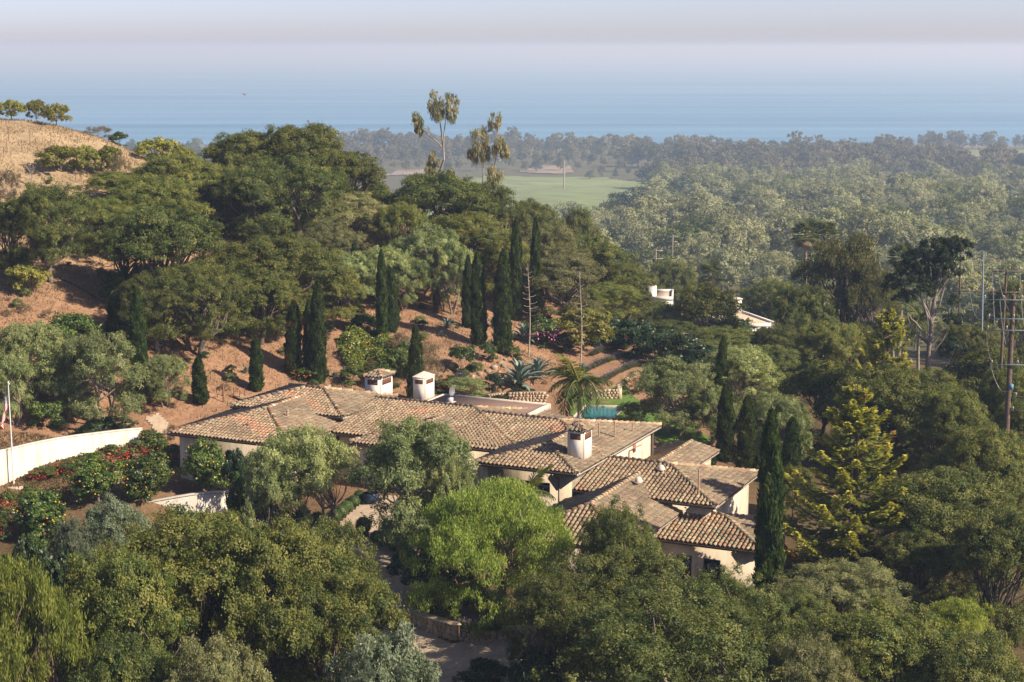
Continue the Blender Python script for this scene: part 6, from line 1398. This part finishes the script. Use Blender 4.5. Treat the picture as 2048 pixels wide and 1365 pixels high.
o = carpet('drive_planting', [unz(x, y, -28.9)[:2] for x, y in ((765, 1085), (830, 1050), (880, 1080), (880, 1130), (830, 1118))], 5000, .14, .07, DARKH, .5); tag(o, kind='stuff')
p = unz(918, 1268, -29.4); r = empty('garden_lamp', p, 'small path lamp in the planting circle', 'lamp'); MB().tube([(0, 0, -.1), (0, 0, .5)], .02, 5, (.3, .2, .12)).build('stem', M_PAINT, r); MB().tube([(0, 0, .5), (0, 0, .58)], [.14, .03], 8, (.35, .22, .13)).build('shade', M_PAINT, r)
for i, (px, py) in enumerate([(940, 1262), (962, 1258), (975, 1262), (990, 1262), (930, 1258)]):
    p = unz(px, py, -29.35); o = link('bedding_plant', LAV); o.location = p; o.scale = (1.1, 1.1, 1.1); tag(o, 'leafy bedding plant on the rim of the planting circle', 'plant', 'bedding plants in the circle')

# ---------------- neighbours beyond the hedge
def nb(name, Y, px0, px1, ytop, h, d, label, col=(.66, .62, .56), yaw=-.25):
    a_, b_ = at(px0, ytop, Y), at(px1, ytop, Y); c_ = (a_ + b_) / 2; w2 = abs(b_[0] - a_[0]) / 2; r = empty(name, c_, label, 'house', None, yaw); MB().box(-w2, w2, 0, d, -h, -.35, col).build('wall', M_STUCCO, r)
    pr = MB(); 
    for (x0, x1, y0, y1) in ((-w2 - .03, w2 + .03, -.03, .25), (-w2 - .03, w2 + .03, d - .25, d + .03), (-w2 - .03, -w2 + .25, .251, d - .251), (w2 - .25, w2 + .03, .251, d - .251)): pr.box(x0, x1, y0, y1, -.45, 0, tuple(np.array(col) * .97))
    pr.build('parapet', M_STUCCO, r); MB().box(-w2 + .26, w2 - .26, .26, d - .26, -.34, -.22, (.36, .33, .29)).build('roof', M_GRAVEL, r); return r, w2
r, w2 = nb('neighbour_house', 196, 1462, 1560, 648, 3.5, 16, 'white flat roofed neighbour house with a parapet terrace', yaw=.30)
MB().box(w2 - 1.6, w2 - .5, 9, 10.2, -.2, 1.5, (.6, .56, .5)).build('chimney', M_STUCCO, r); MB().box(w2 - 1.7, w2 - .4, 8.9, 10.3, 1.5, 1.62, (.5, .45, .4)).build('chimney_cap', M_STUCCO, r)
r, w2 = nb('neighbour_house', 214, 1304, 1346, 594, 3.4, 7, 'low white neighbour house with one square chimney, behind the trees', yaw=-.1)
MB().box(-w2 - .5, -w2 + .55, 1, 2, -3.3, 1.2, (.68, .64, .58)).build('chimney', M_STUCCO, r); MB().box(-w2 - .25, -w2 + .3, 1.25, 1.75, 1.2, 1.4, (.1, .08, .07)).build('chimney_pot', M_STUCCO, r)
a_ = at(1343, 672, 160); r = empty('canopy', a_, 'white curved canopy behind the long dark hedge', 'canopy', None, -.35); t = np.linspace(-1, 1, 9); V = np.concatenate([np.c_[t * 1.7, np.full(9, y), .42 * (1 - t ** 2)] for y in (-1.2, 1.2)]); mb = MB().add(V, [(i, i + 1, i + 10, i + 9) for i in range(8)], (.78, .74, .68)); mb.add(V - [0, 0, .06], [(i + 9, i + 10, i + 1, i) for i in range(8)], (.7, .66, .6)); mb.build('canopy_sheet', M_STUCCO, r)
for sx in (-1.6, 1.6): MB().tube([(sx, -1.1, -1.8), (sx, -1.1, .05)], .05, 5, (.5, .48, .45)).build('canopy_post', M_METAL, r)

# ---------------- coastal plain: fields, tower, sheds, far poles
drape('crop_field', [(-20, 1340), (70, 1330), (112, 1240), (110, 1050), (85, 800), (40, 700), (-40, 700), (-60, 1200)], M_FIELD, .6, 6)
drape('crop_field', [uny(1900, 320, 1600), uny(2120, 322, 1560), uny(2120, 300, 1760), uny(1900, 303, 1760)], M_FIELD, .5, 8)
M_SAND = plain('pale_dirt', (.24, .19, .14), rough=.95, nscale=.08, var=.2)
drape('dirt_yard', [unz(1040, 346, -101), unz(1140, 348, -100), unz(1140, 334, -102), unz(1060, 333, -102)], M_SAND, .7, 6); drape('dirt_yard', [unz(760, 356, -100), unz(870, 350, -101), unz(860, 342, -102), unz(800, 344, -102)], M_SAND, .7, 6)
p = at(1000, 330, 1560); zb = gz(p[0], 1560); tw = empty('water_tower', (p[0], 1560, zb), 'slim white tank tower rising among the coastal trees', 'tower'); hz_ = at(1000, 298, 1560)[2] - zb; MB().tube([(0, 0, 0), (0, 0, hz_)], 2.6, 14, (.62, .60, .56)).build('shaft', M_STUCCO, tw); MB().tube([(0, 0, hz_), (0, 0, hz_ + .9)], [2.8, .4], 14, (.5, .48, .46)).build('cap', M_STUCCO, tw)
for (px, py, Y, w_, lab) in [(985, 332, 1555, 14, 'white shed left of the tank tower'), (1014, 326, 1580, 8, 'small white shed right of the tank tower'), (1985, 338, 1330, 34, 'long grey roofed barn in the haze at the right edge'), (1700, 462, 640, 14, 'pink roofed cottage among the valley trees')]:
    p = at(px, py, Y); zb = gz(p[0], Y); r = empty('shed', (p[0], Y, zb), lab, 'shed'); wv_ = w_ / ppm(p) / 2; h = max(2.5, p[2] - zb); MB().box(-wv_, wv_, 0, 8, -1, h, (.6, .55, .5)).build('wall', M_STUCCO, r)
    MB().add([(-wv_ - .3, -.4, h), (wv_ + .3, -.4, h), (wv_ + .3, 8.4, h), (-wv_ - .3, 8.4, h), (-wv_ - .3, 4, h + 2.2), (wv_ + .3, 4, h + 2.2)], [(0, 1, 5, 4), (2, 3, 4, 5), (0, 4, 3), (1, 2, 5)], (.5, .33, .27) if 'pink' in lab else (.34, .33, .35)).build('roof', M_STUCCO, r)
for (px, b_, t_, Y, lab) in [(1128, 350, 322, 1180, 'far utility pole on the dirt yard by the green field'), (1311, 545, 498, 300, 'grey utility pole with two crossarms above the valley edge'), (1345, 500, 470, 420, 'slim utility pole among the valley trees'), (800, 352, 330, 1500, 'far utility pole on the left coastal road')]:
    p = at(px, b_, Y); zb = gz(p[0], Y); h = at(px, t_, Y)[2] - zb; r = empty('utility_pole', (p[0], Y, zb), lab, 'utility pole'); rr0 = max(.14, .00042 * Y); MB().tube([(0, 0, -.5), (0, 0, h)], rr0, 6, (.30, .24, .2)).build('pole', M_BARK, r)
    for zz in (.3, 1.7 if h > 6 else .9): MB().box(-1.3, 1.3, -.06, .06, h - zz - .1, h - zz, (.36, .3, .26)).build('crossarm', M_BARK, r)
# a bird gliding in front of the sea
p = at(489, 190, 75); r = empty('bird', p, 'tiny rust coloured bird gliding against the sea', 'bird', None, .6); mb = MB(); t = np.linspace(0, 1, 7); mb.tube(np.c_[0 * t, t * .22 - .11, .01 * np.sin(t * 3)], np.array([.004, .02, .028, .026, .018, .012, .006]), 7, (.5, .22, .11)); mb.build('body', M_FLOWER, r, True)
for s in (-1, 1): MB().add([(0, .04, .01), (0, -.05, .01), (s * .12, -.035, .07), (s * .13, .035, .075), (s * .22, -.06, .05)], [(0, 1, 2, 3), (3, 2, 4)], (.42, .2, .1)).build('wing', M_FLOWER, r)
